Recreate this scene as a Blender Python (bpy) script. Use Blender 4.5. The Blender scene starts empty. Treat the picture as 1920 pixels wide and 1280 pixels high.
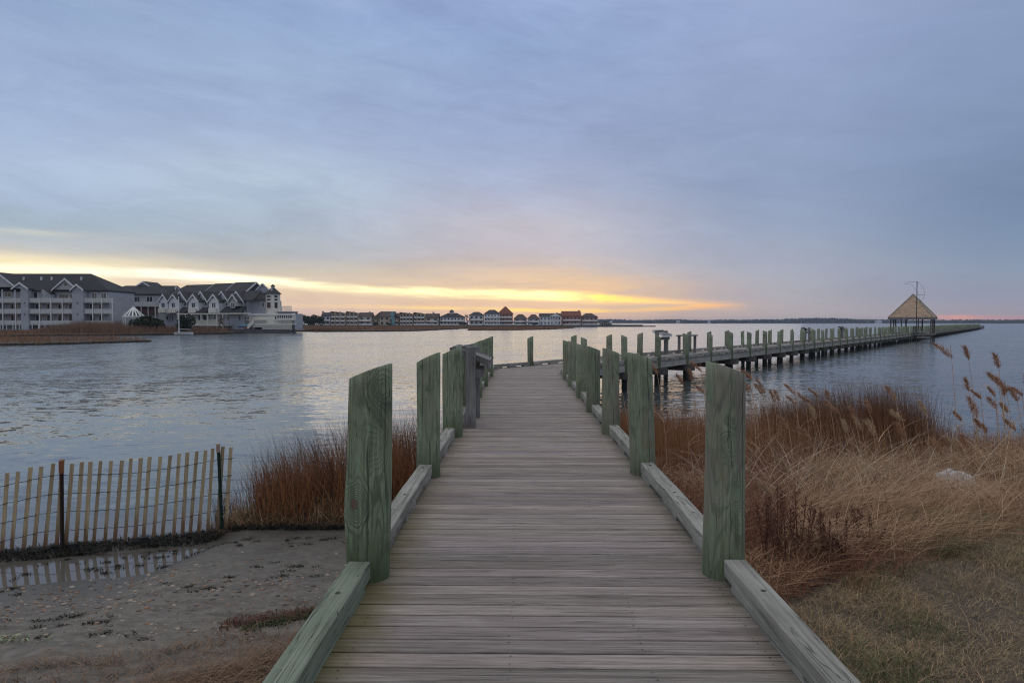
import bpy, math, random
import numpy as np
from mathutils import Vector, Matrix, noise as mnoise

rnd = random.Random(11)
rng = np.random.default_rng(11)
scene = bpy.context.scene
COL = scene.collection
PI = math.pi
EYE = 2.75            # eye height above the water (z = 0)
DECK = 1.10           # top of the boardwalk planks
HOR = 605.0           # row of the horizon in the 1920 x 1280 photograph
F = 1280.0            # focal length in those pixels (24 mm)


def PX(px, d): return (px - 960.0) * d / F
def PZ(py, d): return EYE + (HOR - py) * d / F


# ------------------------------------------------------------------ objects
def tag(o, label=None, cat=None, group=None, kind=None):
    if label: o['label'] = label
    if cat: o['category'] = cat
    if group: o['group'] = group
    if kind: o['kind'] = kind
    return o


def empty(name, loc=(0, 0, 0), rz=0.0):
    o = bpy.data.objects.new(name, None)
    COL.objects.link(o)
    o.location = loc
    o.rotation_euler = (0, 0, rz)
    o.empty_display_size = 0.2
    return o


def copy_thing(o, loc=None, rz=None):
    c = o.copy(); COL.objects.link(c)
    if loc is not None: c.location = loc
    if rz is not None: c.rotation_euler = (0, 0, rz)
    for ch in list(o.children):
        k = ch.copy(); COL.objects.link(k); k.parent = c
        for g in list(ch.children):
            q = g.copy(); COL.objects.link(q); q.parent = k
    return c


class MB:
    """collects faces and links them as one mesh object"""
    def __init__(self):
        self.v, self.f, self.m = [], [], []

    def add(self, verts, faces, mi=0):
        o = len(self.v)
        self.v.extend(tuple(p) for p in verts)
        for f in faces:
            self.f.append([i + o for i in f]); self.m.append(mi)
        return self

    def hexa(self, p, mi=0):
        return self.add(p, [(0, 3, 2, 1), (4, 5, 6, 7), (0, 1, 5, 4), (1, 2, 6, 5), (2, 3, 7, 6), (3, 0, 4, 7)], mi)

    def box(self, x0, x1, y0, y1, z0, z1, mi=0):
        if x1 < x0: x0, x1 = x1, x0
        if y1 < y0: y0, y1 = y1, y0
        if z1 < z0: z0, z1 = z1, z0
        return self.hexa([(x0, y0, z0), (x1, y0, z0), (x1, y1, z0), (x0, y1, z0),
                          (x0, y0, z1), (x1, y0, z1), (x1, y1, z1), (x0, y1, z1)], mi)

    def bar(self, a, b, w, h, up=(0, 0, 1), mi=0):
        a, b = Vector(a), Vector(b)
        d = (b - a).normalized(); u = Vector(up)
        s = d.cross(u)
        if s.length < 1e-5: s = d.cross(Vector((0, 1, 0)))
        s.normalize(); u = s.cross(d).normalized()
        s *= w / 2; u *= h / 2
        return self.hexa([a - s - u, a + s - u, b + s - u, b - s - u, a - s + u, a + s + u, b + s + u, b - s + u], mi)

    def prism(self, poly, y0, y1, mi=0):
        """poly: (x, z) outline, extruded along y"""
        n = len(poly)
        v = [(x, y0, z) for x, z in poly] + [(x, y1, z) for x, z in poly]
        f = [tuple(range(n)), tuple(range(2 * n - 1, n - 1, -1))]
        f += [(i, i + n, (i + 1) % n + n, (i + 1) % n) for i in range(n)]
        return self.add(v, f, mi)

    def slab(self, poly, z0, z1, mi=0):
        n = len(poly)
        v = [(x, y, z0) for x, y in poly] + [(x, y, z1) for x, y in poly]
        f = [tuple(range(n - 1, -1, -1)), tuple(range(n, 2 * n))]
        f += [(i, (i + 1) % n, (i + 1) % n + n, i + n) for i in range(n)]
        return self.add(v, f, mi)

    def tube(self, pts, radii, n=8, mi=0, cap=True):
        pts = [Vector(p) for p in pts]
        if not hasattr(radii, '__len__'): radii = [radii] * len(pts)
        v, f = [], []
        ref = None
        for i, p in enumerate(pts):
            d = (pts[min(i + 1, len(pts) - 1)] - pts[max(i - 1, 0)])
            d = d.normalized() if d.length > 1e-9 else Vector((0, 0, 1))
            if ref is None:
                ref = d.cross(Vector((0, 1, 0)))
                if ref.length < 1e-3: ref = d.cross(Vector((1, 0, 0)))
            s = (ref - d * ref.dot(d)).normalized(); ref = s
            t = d.cross(s)
            for k in range(n):
                a = 2 * PI * k / n
                v.append(p + (s * math.cos(a) + t * math.sin(a)) * radii[i])
        for i in range(len(pts) - 1):
            for k in range(n):
                f.append((i * n + k, i * n + (k + 1) % n, (i + 1) * n + (k + 1) % n, (i + 1) * n + k))
        if cap:
            f.append(tuple(range(n - 1, -1, -1))); f.append(tuple(range((len(pts) - 1) * n, len(pts) * n)))
        return self.add(v, f, mi)

    def roof(self, xl, xr, y0, y1, ze, zr, rxl, rxr, ry=None, ry1=None, t=0.25, mi=0):
        """solid roof: eave rectangle xl..xr, y0..y1 at ze and a ridge from (rxl, ry) to (rxr, ry1) at zr"""
        if ry is None: ry = (y0 + y1) / 2
        if ry1 is None: ry1 = ry
        v = [(xl, y0, ze), (xr, y0, ze), (xr, y1, ze), (xl, y1, ze), (xl, y0, ze - t), (xr, y0, ze - t), (xr, y1, ze - t), (xl, y1, ze - t),
             (rxl, ry, zr), (rxr, ry1, zr)]
        f = [(0, 1, 9, 8), (2, 3, 8, 9), (1, 2, 9), (3, 0, 8), (4, 7, 6, 5), (0, 4, 5, 1), (1, 5, 6, 2), (2, 6, 7, 3), (3, 7, 4, 0)]
        return self.add(v, f, mi)

    def gable(self, xl, xr, xa, ze, za, y0, y1, t=0.0, mi=0):
        """solid with a triangular front, ridge running back along y"""
        return self.prism([(xl, ze - t), (xr, ze - t), (xr, ze), (xa, za), (xl, ze)] if t > 0 else [(xl, ze), (xr, ze), (xa, za)], y0, y1, mi)

    def build(self, name, mats, parent=None, smooth=False, loc=None):
        me = bpy.data.meshes.new(name)
        me.from_pydata(self.v, [], self.f)
        if not isinstance(mats, (list, tuple)): mats = [mats]
        for m in mats: me.materials.append(m)
        if len(mats) > 1: me.polygons.foreach_set('material_index', self.m)
        if smooth: me.polygons.foreach_set('use_smooth', [True] * len(me.polygons))
        me.update()
        o = bpy.data.objects.new(name, me)
        COL.objects.link(o)
        if parent: o.parent = parent
        if loc is not None: o.location = loc
        return o


# ------------------------------------------------------------------ materials
class G:
    """a thin layer over a node tree"""
    def __init__(self, nt):
        self.nt = nt

    def n(self, t, **kw):
        x = self.nt.nodes.new(t)
        for k, v in kw.items(): setattr(x, k, v)
        return x

    def set(self, sock, v):
        if v is None: return
        if hasattr(v, 'is_output') or isinstance(v, bpy.types.NodeSocket): self.nt.links.new(v, sock)
        else:
            if sock.type == 'RGBA' and len(v) == 3: v = (*v, 1)
            sock.default_value = v

    def m(self, op, a, b=None, c=None, clamp=False):
        x = self.n('ShaderNodeMath', operation=op, use_clamp=clamp)
        self.set(x.inputs[0], a); self.set(x.inputs[1], b); self.set(x.inputs[2], c)
        return x.outputs[0]

    def vm(self, op, a, b=None):
        x = self.n('ShaderNodeVectorMath', operation=op)
        self.set(x.inputs[0], a)
        if b is not None: self.set(x.inputs[1], b)
        return x.outputs['Value'] if op in ('LENGTH', 'DOT_PRODUCT', 'DISTANCE') else x.outputs[0]

    def sep(self, v):
        x = self.n('ShaderNodeSeparateXYZ'); self.set(x.inputs[0], v)
        return x.outputs[0], x.outputs[1], x.outputs[2]

    def comb(self, a, b, c):
        x = self.n('ShaderNodeCombineXYZ')
        for i, q in enumerate((a, b, c)): self.set(x.inputs[i], q)
        return x.outputs[0]

    def scale(self, v, s):
        return self.vm('MULTIPLY', v, s)

    def noise(self, v, scale=1.0, detail=3.0, rough=0.5, dist=0.0, color=False):
        x = self.n('ShaderNodeTexNoise')
        self.set(x.inputs['Vector'], v)
        for k, q in (('Scale', scale), ('Detail', detail), ('Roughness', rough), ('Distortion', dist)):
            self.set(x.inputs[k], q)
        return x.outputs['Color'] if color else x.outputs['Fac']

    def ramp(self, f, stops, interp='LINEAR'):
        x = self.n('ShaderNodeValToRGB')
        cr = x.color_ramp; cr.interpolation = interp
        while len(cr.elements) > 1: cr.elements.remove(cr.elements[-1])
        for i, (p, c) in enumerate(stops):
            e = cr.elements[0] if i == 0 else cr.elements.new(p)
            e.position = p
            e.color = (*c, 1) if hasattr(c, '__len__') else (c, c, c, 1)
        self.set(x.inputs[0], f)
        return x.outputs[0]

    def mix(self, f, a, b, blend='MIX'):
        x = self.n('ShaderNodeMix', data_type='RGBA', blend_type=blend)
        self.set(x.inputs[0], f); self.set(x.inputs[6], a); self.set(x.inputs[7], b)
        return x.outputs[2]

    def mapr(self, v, a, b, c=0.0, d=1.0, smooth=False):
        x = self.n('ShaderNodeMapRange', interpolation_type='SMOOTHSTEP' if smooth else 'LINEAR')
        for i, q in enumerate((v, a, b, c, d)): self.set(x.inputs[i], q)
        return x.outputs[0]

    def bump(self, h, dist=1.0, strength=1.0, normal=None):
        x = self.n('ShaderNodeBump')
        self.set(x.inputs['Strength'], strength); self.set(x.inputs['Distance'], dist); self.set(x.inputs['Height'], h)
        if normal is not None: self.set(x.inputs['Normal'], normal)
        return x.outputs[0]

    def obj(self): return self.n('ShaderNodeTexCoord').outputs['Object']
    def pos(self): return self.n('ShaderNodeNewGeometry').outputs['Position']
    def island(self): return self.n('ShaderNodeNewGeometry').outputs['Random Per Island']
    def orand(self): return self.n('ShaderNodeObjectInfo').outputs['Random']


def material(name):
    m = bpy.data.materials.new(name)
    m.use_nodes = True
    nt = m.node_tree
    bs = next(n for n in nt.nodes if n.type == 'BSDF_PRINCIPLED')
    return m, G(nt), bs


def plain(name, col, rough=0.7, var=0.12, scale=1.5, metallic=0.0):
    """a painted or weathered surface with slight mottling"""
    m, g, b = material(name)
    p = g.pos()
    n1 = g.noise(p, scale, 4, 0.6)
    f = g.mapr(n1, 0.3, 0.7, 1 - var, 1 + var)
    g.set(b.inputs['Base Color'], g.vm('SCALE', g.comb(*col)) if False else g.mix(1.0, (*col, 1), g.comb(f, f, f), 'MULTIPLY'))
    b.inputs['Roughness'].default_value = rough
    b.inputs['Metallic'].default_value = metallic
    return m


def mat_planks():
    m, g, b = material('weathered_planks')
    o = g.obj(); isl = g.island()
    x, y, z = g.sep(o)
    off = g.m('MULTIPLY', isl, 90.0)
    v = g.comb(g.m('ADD', g.m('MULTIPLY', x, 1.5), off), g.m('MULTIPLY', y, 60.0), g.m('MULTIPLY', z, 55.0))
    n1 = g.noise(v, 1.0, 6, 0.7, 0.6)
    v2 = g.comb(g.m('ADD', g.m('MULTIPLY', x, 0.45), off), g.m('MULTIPLY', y, 22.0), off)
    n2 = g.noise(v2, 1.0, 4, 0.6, 0.9)
    fib = g.noise(g.comb(g.m('ADD', g.m('MULTIPLY', x, 6.0), off), g.m('MULTIPLY', y, 150.0), z), 1.0, 4, 0.8)
    tone = g.m('ADD', g.m('MULTIPLY', n1, 0.48), g.m('ADD', g.m('MULTIPLY', n2, 0.22), g.m('MULTIPLY', fib, 0.30)))
    c = g.ramp(tone, [(0.33, (0.080, 0.064, 0.056)), (0.43, (0.185, 0.154, 0.138)), (0.52, (0.295, 0.252, 0.228)), (0.64, (0.47, 0.412, 0.378))])
    iv = g.mapr(isl, 0, 1, 0.74, 1.20)
    c = g.mix(1.0, c, g.comb(iv, g.m('MULTIPLY', iv, g.mapr(g.m('FRACT', g.m('MULTIPLY', isl, 11.3)), 0, 1, 0.97, 1.02)), g.m('MULTIPLY', iv, g.mapr(g.m('FRACT', g.m('MULTIPLY', isl, 7.3)), 0, 1, 0.93, 1.03))), 'MULTIPLY')
    # old stains wandering across the boards
    big = g.noise(g.comb(g.m('MULTIPLY', x, 0.9), g.m('MULTIPLY', y, 1.6), 0.0), 1.3, 5, 0.65)
    c = g.mix(g.mapr(big, 0.46, 0.72, 0, 0.45), c, (0.165, 0.130, 0.110), 'MIX')
    # splits and dark weather checks along the grain
    chk = g.noise(g.comb(g.m('ADD', g.m('MULTIPLY', x, 0.7), off), g.m('MULTIPLY', y, 48.0), off), 1.0, 2, 0.5, 0.5)
    ck = g.m('MULTIPLY', g.mapr(chk, 0.484, 0.496, 0, 1), g.mapr(chk, 0.504, 0.516, 1, 0))
    brk = g.mapr(g.noise(g.comb(g.m('MULTIPLY', x, 2.0), g.m('MULTIPLY', y, 9.0), off), 1.0, 2, 0.5), 0.5, 0.6, 0, 1)
    ck = g.m('MULTIPLY', ck, brk)
    c = g.mix(g.m('MULTIPLY', ck, 0.5), c, (0.06, 0.05, 0.045))
    # algae along the curbs
    wob = g.noise(g.comb(g.m('MULTIPLY', x, 1.6), g.m('MULTIPLY', y, 1.1), off), 1.0, 4, 0.65)
    e1 = g.mapr(g.m('ADD', x, g.m('MULTIPLY', g.m('SUBTRACT', wob, 0.5), 0.6)), -0.95, -0.62, 1, 0, True)
    near = g.mapr(y, 4.3, 7.0, 0.78, 0.22)
    c = g.mix(g.m('MULTIPLY', e1, near), c, (0.125, 0.108, 0.024))
    e2 = g.mapr(g.m('ADD', x, g.m('MULTIPLY', g.m('SUBTRACT', wob, 0.5), 0.45)), 1.10, 1.30, 0, 0.3, True)
    c = g.mix(e2, c, (0.13, 0.12, 0.06))
    g.set(b.inputs['Base Color'], c)
    g.set(b.inputs['Roughness'], g.mapr(n1, 0.3, 0.7, 0.9, 0.72))
    h = g.m('SUBTRACT', g.m('ADD', g.m('MULTIPLY', n1, 0.6), g.m('MULTIPLY', fib, 0.5)), g.m('MULTIPLY', ck, 0.8))
    g.set(b.inputs['Normal'], g.bump(h, 0.005, 1.0))
    return m


def mat_beam(name, lo, mid, hi, axis=1):
    m, g, b = material(name)
    o = g.obj(); isl = g.m('ADD', g.island(), g.orand())
    x, y, z = g.sep(o)
    off = g.m('MULTIPLY', isl, 70.0)
    long_, s1, s2 = (y, x, z) if axis == 1 else (z, x, y)
    n1 = g.noise(g.comb(g.m('ADD', g.m('MULTIPLY', s1, 40.0), off), g.m('MULTIPLY', long_, 1.3), g.m('MULTIPLY', s2, 40.0)), 1.0, 5, 0.65, 0.7)
    n2 = g.noise(g.comb(s1, g.m('MULTIPLY', long_, 0.9), g.m('ADD', s2, off)), 1.5, 4, 0.6)
    crack = g.noise(g.comb(g.m('MULTIPLY', s1, 22.0), g.m('ADD', g.m('MULTIPLY', long_, 0.7), off), g.m('MULTIPLY', s2, 22.0)), 1.0, 3, 0.5, 1.2)
    tone = g.m('ADD', g.m('MULTIPLY', n1, 0.6), g.m('MULTIPLY', n2, 0.4))
    c = g.ramp(tone, [(0.34, lo), (0.5, mid), (0.66, hi)])
    cm = g.m('MULTIPLY', g.mapr(crack, 0.487, 0.497, 0, 1), g.mapr(crack, 0.503, 0.513, 1, 0))
    c = g.mix(g.m('MULTIPLY', cm, 0.75), c, (0.04, 0.038, 0.032))
    g.set(b.inputs['Base Color'], c)
    b.inputs['Roughness'].default_value = 0.82
    g.set(b.inputs['Normal'], g.bump(g.m('SUBTRACT', n1, g.m('MULTIPLY', cm, 0.8)), 0.005, 0.9))
    return m


def mat_piling(name, knots=(), bright=1.0, ring_amp=1.0, brown=0.5, rings=75, greyness=0.8, algae=0.7):
    """peeled, green treated timber: contour-like grain, knots, checks, algae at the deck, black wet foot"""
    m, g, b = material(name)
    o = g.obj(); r = g.orand()
    x, y, z = g.sep(o)
    off = g.m('MULTIPLY', r, 53.0)
    base = g.comb(g.m('ADD', x, off), g.m('ADD', y, off), g.m('MULTIPLY', z, 0.13))
    f1 = g.noise(base, 5.5, 2.0, 0.45, 0.35)
    rad = g.m('SQRT', g.m('ADD', g.m('MULTIPLY', x, x), g.m('MULTIPLY', y, y)))
    field = g.m('ADD', g.m('MULTIPLY', f1, 0.16), g.m('MULTIPLY', rad, 0.5))
    kmask = None
    for (kx, kz, s, amp, tint) in knots:
        dx = g.m('DIVIDE', g.m('SUBTRACT', x, kx), s)
        dz = g.m('DIVIDE', g.m('SUBTRACT', z, kz), s * 1.5)
        d2 = g.m('ADD', g.m('MULTIPLY', dx, dx), g.m('MULTIPLY', dz, dz))
        front = g.mapr(y, 0.02, -0.02, 0, 1)
        bell = g.m('MULTIPLY', g.m('POWER', 2.718, g.m('MULTIPLY', d2, -0.28)), front)
        field = g.m('ADD', field, g.m('MULTIPLY', bell, amp))
        km = g.m('MULTIPLY', g.mapr(g.m('ADD', d2, g.m('MULTIPLY', f1, 0.3)), 0.55, 0.75, 1, 0), front)
        if tint: kmask = km if kmask is None else g.m('MAXIMUM', kmask, km)
    ring = g.m('SINE', g.m('MULTIPLY', field, 2 * PI * rings))
    ring = g.mapr(ring, 0.0, 0.95, 0, 1, True)
    fib = g.noise(g.comb(g.m('ADD', g.m('MULTIPLY', x, 26), off), g.m('MULTIPLY', y, 26), g.m('MULTIPLY', z, 1.1)), 2.2, 5, 0.72, 0.5)
    patch = g.noise(g.comb(g.m('ADD', x, off), y, g.m('MULTIPLY', z, 0.5)), 5.0, 4, 0.6, 0.6)
    k = bright
    lo = (0.080 * k, 0.115 * k, 0.060 * k); hi = (0.365 * k, 0.445 * k, 0.275 * k)
    c = g.mix(g.mapr(fib, 0.30, 0.70), lo, hi)
    grey = g.noise(g.comb(g.m('ADD', g.m('MULTIPLY', x, 3), off), g.m('MULTIPLY', y, 3), g.m('MULTIPLY', z, 0.8)), 2.0, 4, 0.65, 0.6)
    c = g.mix(g.mapr(grey, 0.42, 0.60, greyness * 0.25, greyness), c, g.mix(fib, (0.12 * k, 0.112 * k, 0.088 * k), (0.35 * k, 0.325 * k, 0.255 * k)))
    show = g.mapr(g.noise(g.comb(g.m('ADD', x, off), y, z), 2.4, 2, 0.5), 0.38, 0.62, 0.15, 0.8)
    c = g.mix(g.m('MULTIPLY', g.m('MULTIPLY', ring, show), ring_amp), c, (0.060 * k, 0.088 * k, 0.052 * k))
    c = g.mix(g.mapr(patch, 0.5, 0.72, 0, brown), c, (0.25 * k, 0.20 * k, 0.125 * k))
    c = g.mix(g.mapr(patch, 0.36, 0.26, 0, 0.55), c, (0.14 * k, 0.245 * k, 0.14 * k))
    dk = g.noise(g.comb(g.m('ADD', g.m('MULTIPLY', x, 1.6), off), y, g.m('MULTIPLY', z, 0.7)), 4.0, 5, 0.65, 0.9)
    c = g.mix(g.mapr(dk, 0.52, 0.68, 0, 0.6), c, (0.062 * k, 0.088 * k, 0.056 * k))
    rv = g.mapr(g.m('FRACT', g.m('MULTIPLY', r, 3.7)), 0, 1, 0.82, 1.15)
    c = g.mix(1.0, c, g.comb(rv, rv, rv), 'MULTIPLY')
    chk = g.noise(g.comb(g.m('ADD', g.m('MULTIPLY', x, 24), off), g.m('MULTIPLY', y, 24), g.m('MULTIPLY', z, 2.6)), 1.5, 3, 0.6, 0.6)
    ck = g.mapr(chk, 0.66, 0.71, 0, 1)
    ck2 = g.m('MULTIPLY', g.mapr(fib, 0.33, 0.27, 0, 1), 0.6)
    ck = g.m('MAXIMUM', ck, ck2)
    th = g.m('ARCTAN2', y, x)
    wig = g.m('MULTIPLY', g.m('SUBTRACT', g.noise(g.comb(off, 0.0, z), 2.2, 4, 0.6), 0.5), 0.5)
    for q in range(3):
        ak = g.m('ADD', -2.45 + 0.75 * q, g.m('MULTIPLY', g.m('FRACT', g.m('MULTIPLY', r, 5.1 + 3 * q)), 0.6))
        dd = g.m('ABSOLUTE', g.m('ADD', g.m('SUBTRACT', th, ak), wig))
        gate = g.mapr(g.noise(g.comb(g.m('ADD', off, 9.0 * q), 4.0, z), 1.6, 2, 0.5), 0.46, 0.58, 0, 0.040)
        ck = g.m('MAXIMUM', ck, g.m('MULTIPLY', g.m('LESS_THAN', dd, gate), 1.0))
    c = g.mix(g.m('MULTIPLY', ck, 0.7), c, (0.03, 0.033, 0.026))
    wob = g.m('MULTIPLY', patch, 0.35)
    alg = g.mapr(g.m('ADD', z, g.m('MULTIPLY', wob, -1.0)), 0.28, -0.16, 0, algae, True)
    c = g.mix(alg, c, (0.045, 0.075, 0.02))
    if kmask is not None:
        c = g.mix(g.m('MULTIPLY', kmask, 0.85), c, (0.14, 0.085, 0.055))
    pz = g.sep(g.pos())[2]
    wet = g.mapr(g.m('ADD', pz, g.m('MULTIPLY', patch, -0.3)), 0.22, 0.50, 1, 0, True)
    c = g.mix(wet, c, (0.012, 0.013, 0.010))
    g.set(b.inputs['Base Color'], c)
    b.inputs['Roughness'].default_value = 0.78
    h = g.m('SUBTRACT', g.m('ADD', g.m('MULTIPLY', ring, 0.35), g.m('MULTIPLY', fib, 0.9)), g.m('MULTIPLY', ck, 0.9))
    g.set(b.inputs['Normal'], g.bump(h, 0.005, 0.85))
    return m


def mat_water():
    m, g, b = material('bay_water')
    p = g.pos()
    x, y, z = g.sep(p)
    open_ = g.mapr(g.vm('DISTANCE', p, g.comb(-9.0, 12.0, 0.0)), 5.0, 30.0, 0.0, 1.0, True)
    calm = g.mapr(g.vm('DISTANCE', p, g.comb(-4.6, 6.9, 0.0)), 1.4, 5.0, 0.10, 1.0, True)
    gust = g.mapr(g.noise(g.comb(g.m('MULTIPLY', x, 0.03), g.m('MULTIPLY', y, 0.05), 4.0), 1.0, 4, 0.6), 0.35, 0.65, 0.65, 1.3)
    xr = g.m('ADD', g.m('MULTIPLY', x, 0.95), g.m('MULTIPLY', y, 0.28))
    yr = g.m('SUBTRACT', g.m('MULTIPLY', y, 0.95), g.m('MULTIPLY', x, 0.28))
    sx, sy = 0.0, 0.0
    # (across, along, scale, near amplitude, open amplitude): wavelets of several lengths, each a field of surface slopes
    for k, (cx, cy, sc, a0, a1) in enumerate(((0.5, 0.16, 0.6, 0.00, 0.12), (0.40, 1.0, 0.8, 0.07, 0.16), (0.42, 1.0, 2.6, 0.11, 0.34), (0.55, 1.0, 5.5, 0.12, 0.42), (0.8, 1.0, 16.0, 0.08, 0.28))):
        n = g.noise(g.comb(g.m('MULTIPLY', xr if k % 2 else x, cx), g.m('MULTIPLY', yr if k % 2 else y, cy), 3.7 * k), sc, 2, 0.5, 0.5, color=True)
        r_, g_, b_ = g.sep(n)
        amp = g.mapr(open_, 0, 1, a0, a1)
        sy = g.m('ADD', sy, g.m('MULTIPLY', g.m('SUBTRACT', r_, 0.5), amp))
        sx = g.m('ADD', sx, g.m('MULTIPLY', g.m('SUBTRACT', g_, 0.5), g.m('MULTIPLY', amp, 0.6)))
    f = g.m('MULTIPLY', gust, calm)
    nrm = g.vm('NORMALIZE', g.comb(g.m('MULTIPLY', sx, f), g.m('MULTIPLY', sy, f), 1.0))
    g.set(b.inputs['Normal'], nrm)
    g.set(b.inputs['Roughness'], g.mapr(open_, 0, 1, 0.03, 0.16))
    g.set(b.inputs['Base Color'], g.mix(g.mapr(calm, 0.2, 0.6, 1, 0), (0.066, 0.078, 0.081), (0.115, 0.105, 0.092)))
    b.inputs['IOR'].default_value = 1.33
    return m


def mat_ground():
    m, g, b = material('shore_ground')
    p = g.pos()
    x, y, z = g.sep(p)
    n1 = g.noise(p, 1.2, 5, 0.6); n2 = g.noise(p, 9.0, 5, 0.65); n3 = g.noise(p, 60.0, 3, 0.6)
    ripple = g.noise(g.comb(g.m('MULTIPLY', x, 1.2), g.m('MULTIPLY', y, 4.0), 0.0), 2.0, 4, 0.6, 0.7)
    sand = g.ramp(n2, [(0.3, (0.105, 0.094, 0.079)), (0.5, (0.160, 0.144, 0.122)), (0.72, (0.225, 0.205, 0.176))])
    sand = g.mix(g.mapr(ripple, 0.56, 0.70, 0, 0.55), sand, (0.085, 0.078, 0.070))
    wet = g.mapr(g.m('ADD', z, g.m('MULTIPLY', g.m('SUBTRACT', n1, 0.5), 0.14)), 0.0, 0.22, 1, 0, True)
    sand = g.mix(g.m('MULTIPLY', wet, 0.75), sand, (0.060, 0.055, 0.047))
    blot = g.noise(g.comb(g.m('MULTIPLY', x, 1.0), g.m('MULTIPLY', y, 2.2), 3.0), 3.5, 6, 0.7, 0.5)
    sand = g.mix(g.mapr(blot, 0.50, 0.66, 0, 0.6), sand, (0.070, 0.060, 0.048))
    sand = g.mix(g.mapr(n3, 0.62, 0.70, 0, 0.6), sand, (0.06, 0.055, 0.05))
    soil = g.ramp(n2, [(0.3, (0.045, 0.033, 0.022)), (0.55, (0.095, 0.070, 0.046)), (0.75, (0.15, 0.115, 0.075))])
    soil = g.mix(g.mapr(n1, 0.52, 0.66, 0, 0.45), soil, (0.075, 0.085, 0.035))
    side = g.mapr(g.m('ADD', x, g.m('MULTIPLY', n2, 0.5)), -0.4, 1.3, 0, 1, True)
    # dark peaty bank under the fence and the grass clump
    line = g.m('SUBTRACT', g.m('ADD', 8.73, g.m('MULTIPLY', g.m('ADD', x, 3.75), 0.3456)), y)
    line2 = g.m('SUBTRACT', 8.98, y)
    lsel = g.mapr(x, -4.1, -3.6, 0, 1)
    e = g.m('ADD', g.m('MULTIPLY', line, g.m('SUBTRACT', 1.0, lsel)), g.m('MULTIPLY', line2, lsel))
    bank = g.mapr(g.m('ADD', e, g.m('MULTIPLY', g.m('SUBTRACT', n2, 0.5), 0.35)), 0.10, 0.24, 1, 0, True)
    sand = g.mix(bank, sand, (0.022, 0.019, 0.014))
    c = g.mix(side, sand, soil)
    g.set(b.inputs['Base Color'], c)
    wr = g.m('MULTIPLY', wet, g.m('SUBTRACT', 1.0, side))
    g.set(b.inputs['Roughness'], g.mapr(wr, 0, 1, 0.9, 0.32))
    g.set(b.inputs['Normal'], g.bump(g.m('ADD', g.m('MULTIPLY', n2, 0.6), g.m('MULTIPLY', n3, 0.25)), 0.03, 0.6))
    return m


def mat_blade(name, stops, rough=0.75):
    m, g, b = material(name)
    isl = g.island()
    n = g.noise(g.pos(), 0.8, 3, 0.6)
    f = g.m('ADD', g.m('MULTIPLY', isl, 0.75), g.m('MULTIPLY', g.m('SUBTRACT', n, 0.375), 0.9), clamp=True)
    k = len(stops) - 1
    c = g.ramp(f, [(i / k, s) for i, s in enumerate(stops)])
    g.set(b.inputs['Base Color'], c)
    b.inputs['Roughness'].default_value = rough
    return m


def mat_shingle(name, col):
    m, g, b = material(name)
    p = g.pos()
    x, y, z = g.sep(p)
    n = g.noise(g.comb(g.m('MULTIPLY', x, 1.0), y, g.m('MULTIPLY', z, 6.0)), 1.5, 4, 0.7)
    n2 = g.noise(p, 0.25, 3, 0.5)
    f = g.m('MULTIPLY', g.mapr(n, 0.3, 0.7, 0.75, 1.25), g.mapr(n2, 0.3, 0.7, 0.85, 1.15))
    g.set(b.inputs['Base Color'], g.mix(1.0, col, g.comb(f, f, f), 'MULTIPLY'))
    b.inputs['Roughness'].default_value = 0.85
    return m


def mat_siding(name, col):
    m, g, b = material(name)
    p = g.pos()
    x, y, z = g.sep(p)
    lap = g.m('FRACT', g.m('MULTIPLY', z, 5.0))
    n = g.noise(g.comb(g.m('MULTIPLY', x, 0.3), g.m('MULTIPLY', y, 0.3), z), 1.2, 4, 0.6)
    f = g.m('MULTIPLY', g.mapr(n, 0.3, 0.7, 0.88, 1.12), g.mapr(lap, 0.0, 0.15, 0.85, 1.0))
    g.set(b.inputs['Base Color'], g.mix(1.0, col, g.comb(f, f, f), 'MULTIPLY'))
    b.inputs['Roughness'].default_value = 0.7
    return m


def mat_glass(name, col=(0.02, 0.025, 0.03)):
    m, g, b = material(name)
    n = g.noise(g.pos(), 0.6, 2, 0.5)
    g.set(b.inputs['Base Color'], g.mix(n, col, tuple(c * 2.5 for c in col)))
    b.inputs['Roughness'].default_value = 0.08
    b.inputs['IOR'].default_value = 1.5
    return m


def mat_plywood():
    m, g, b = material('raw_roof_boards')
    o = g.obj()
    x, y, z = g.sep(o)
    n = g.noise(g.comb(g.m('MULTIPLY', x, 1.0), y, g.m('MULTIPLY', z, 3.0)), 1.6, 4, 0.7)
    n2 = g.noise(o, 9.0, 3, 0.7)
    c = g.ramp(g.m('ADD', g.m('MULTIPLY', n, 0.7), g.m('MULTIPLY', n2, 0.3)), [(0.3, (0.17, 0.11, 0.072)), (0.48, (0.40, 0.28, 0.19)), (0.7, (0.54, 0.40, 0.28))])
    row = g.m('FRACT', g.m('MULTIPLY', z, 3.2))
    rv = g.mapr(row, 0.0, 0.18, 0.68, 1.0)
    c = g.mix(1.0, c, g.comb(rv, rv, rv), 'MULTIPLY')
    g.set(b.inputs['Base Color'], c)
    b.inputs['Roughness'].default_value = 0.85
    return m


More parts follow.
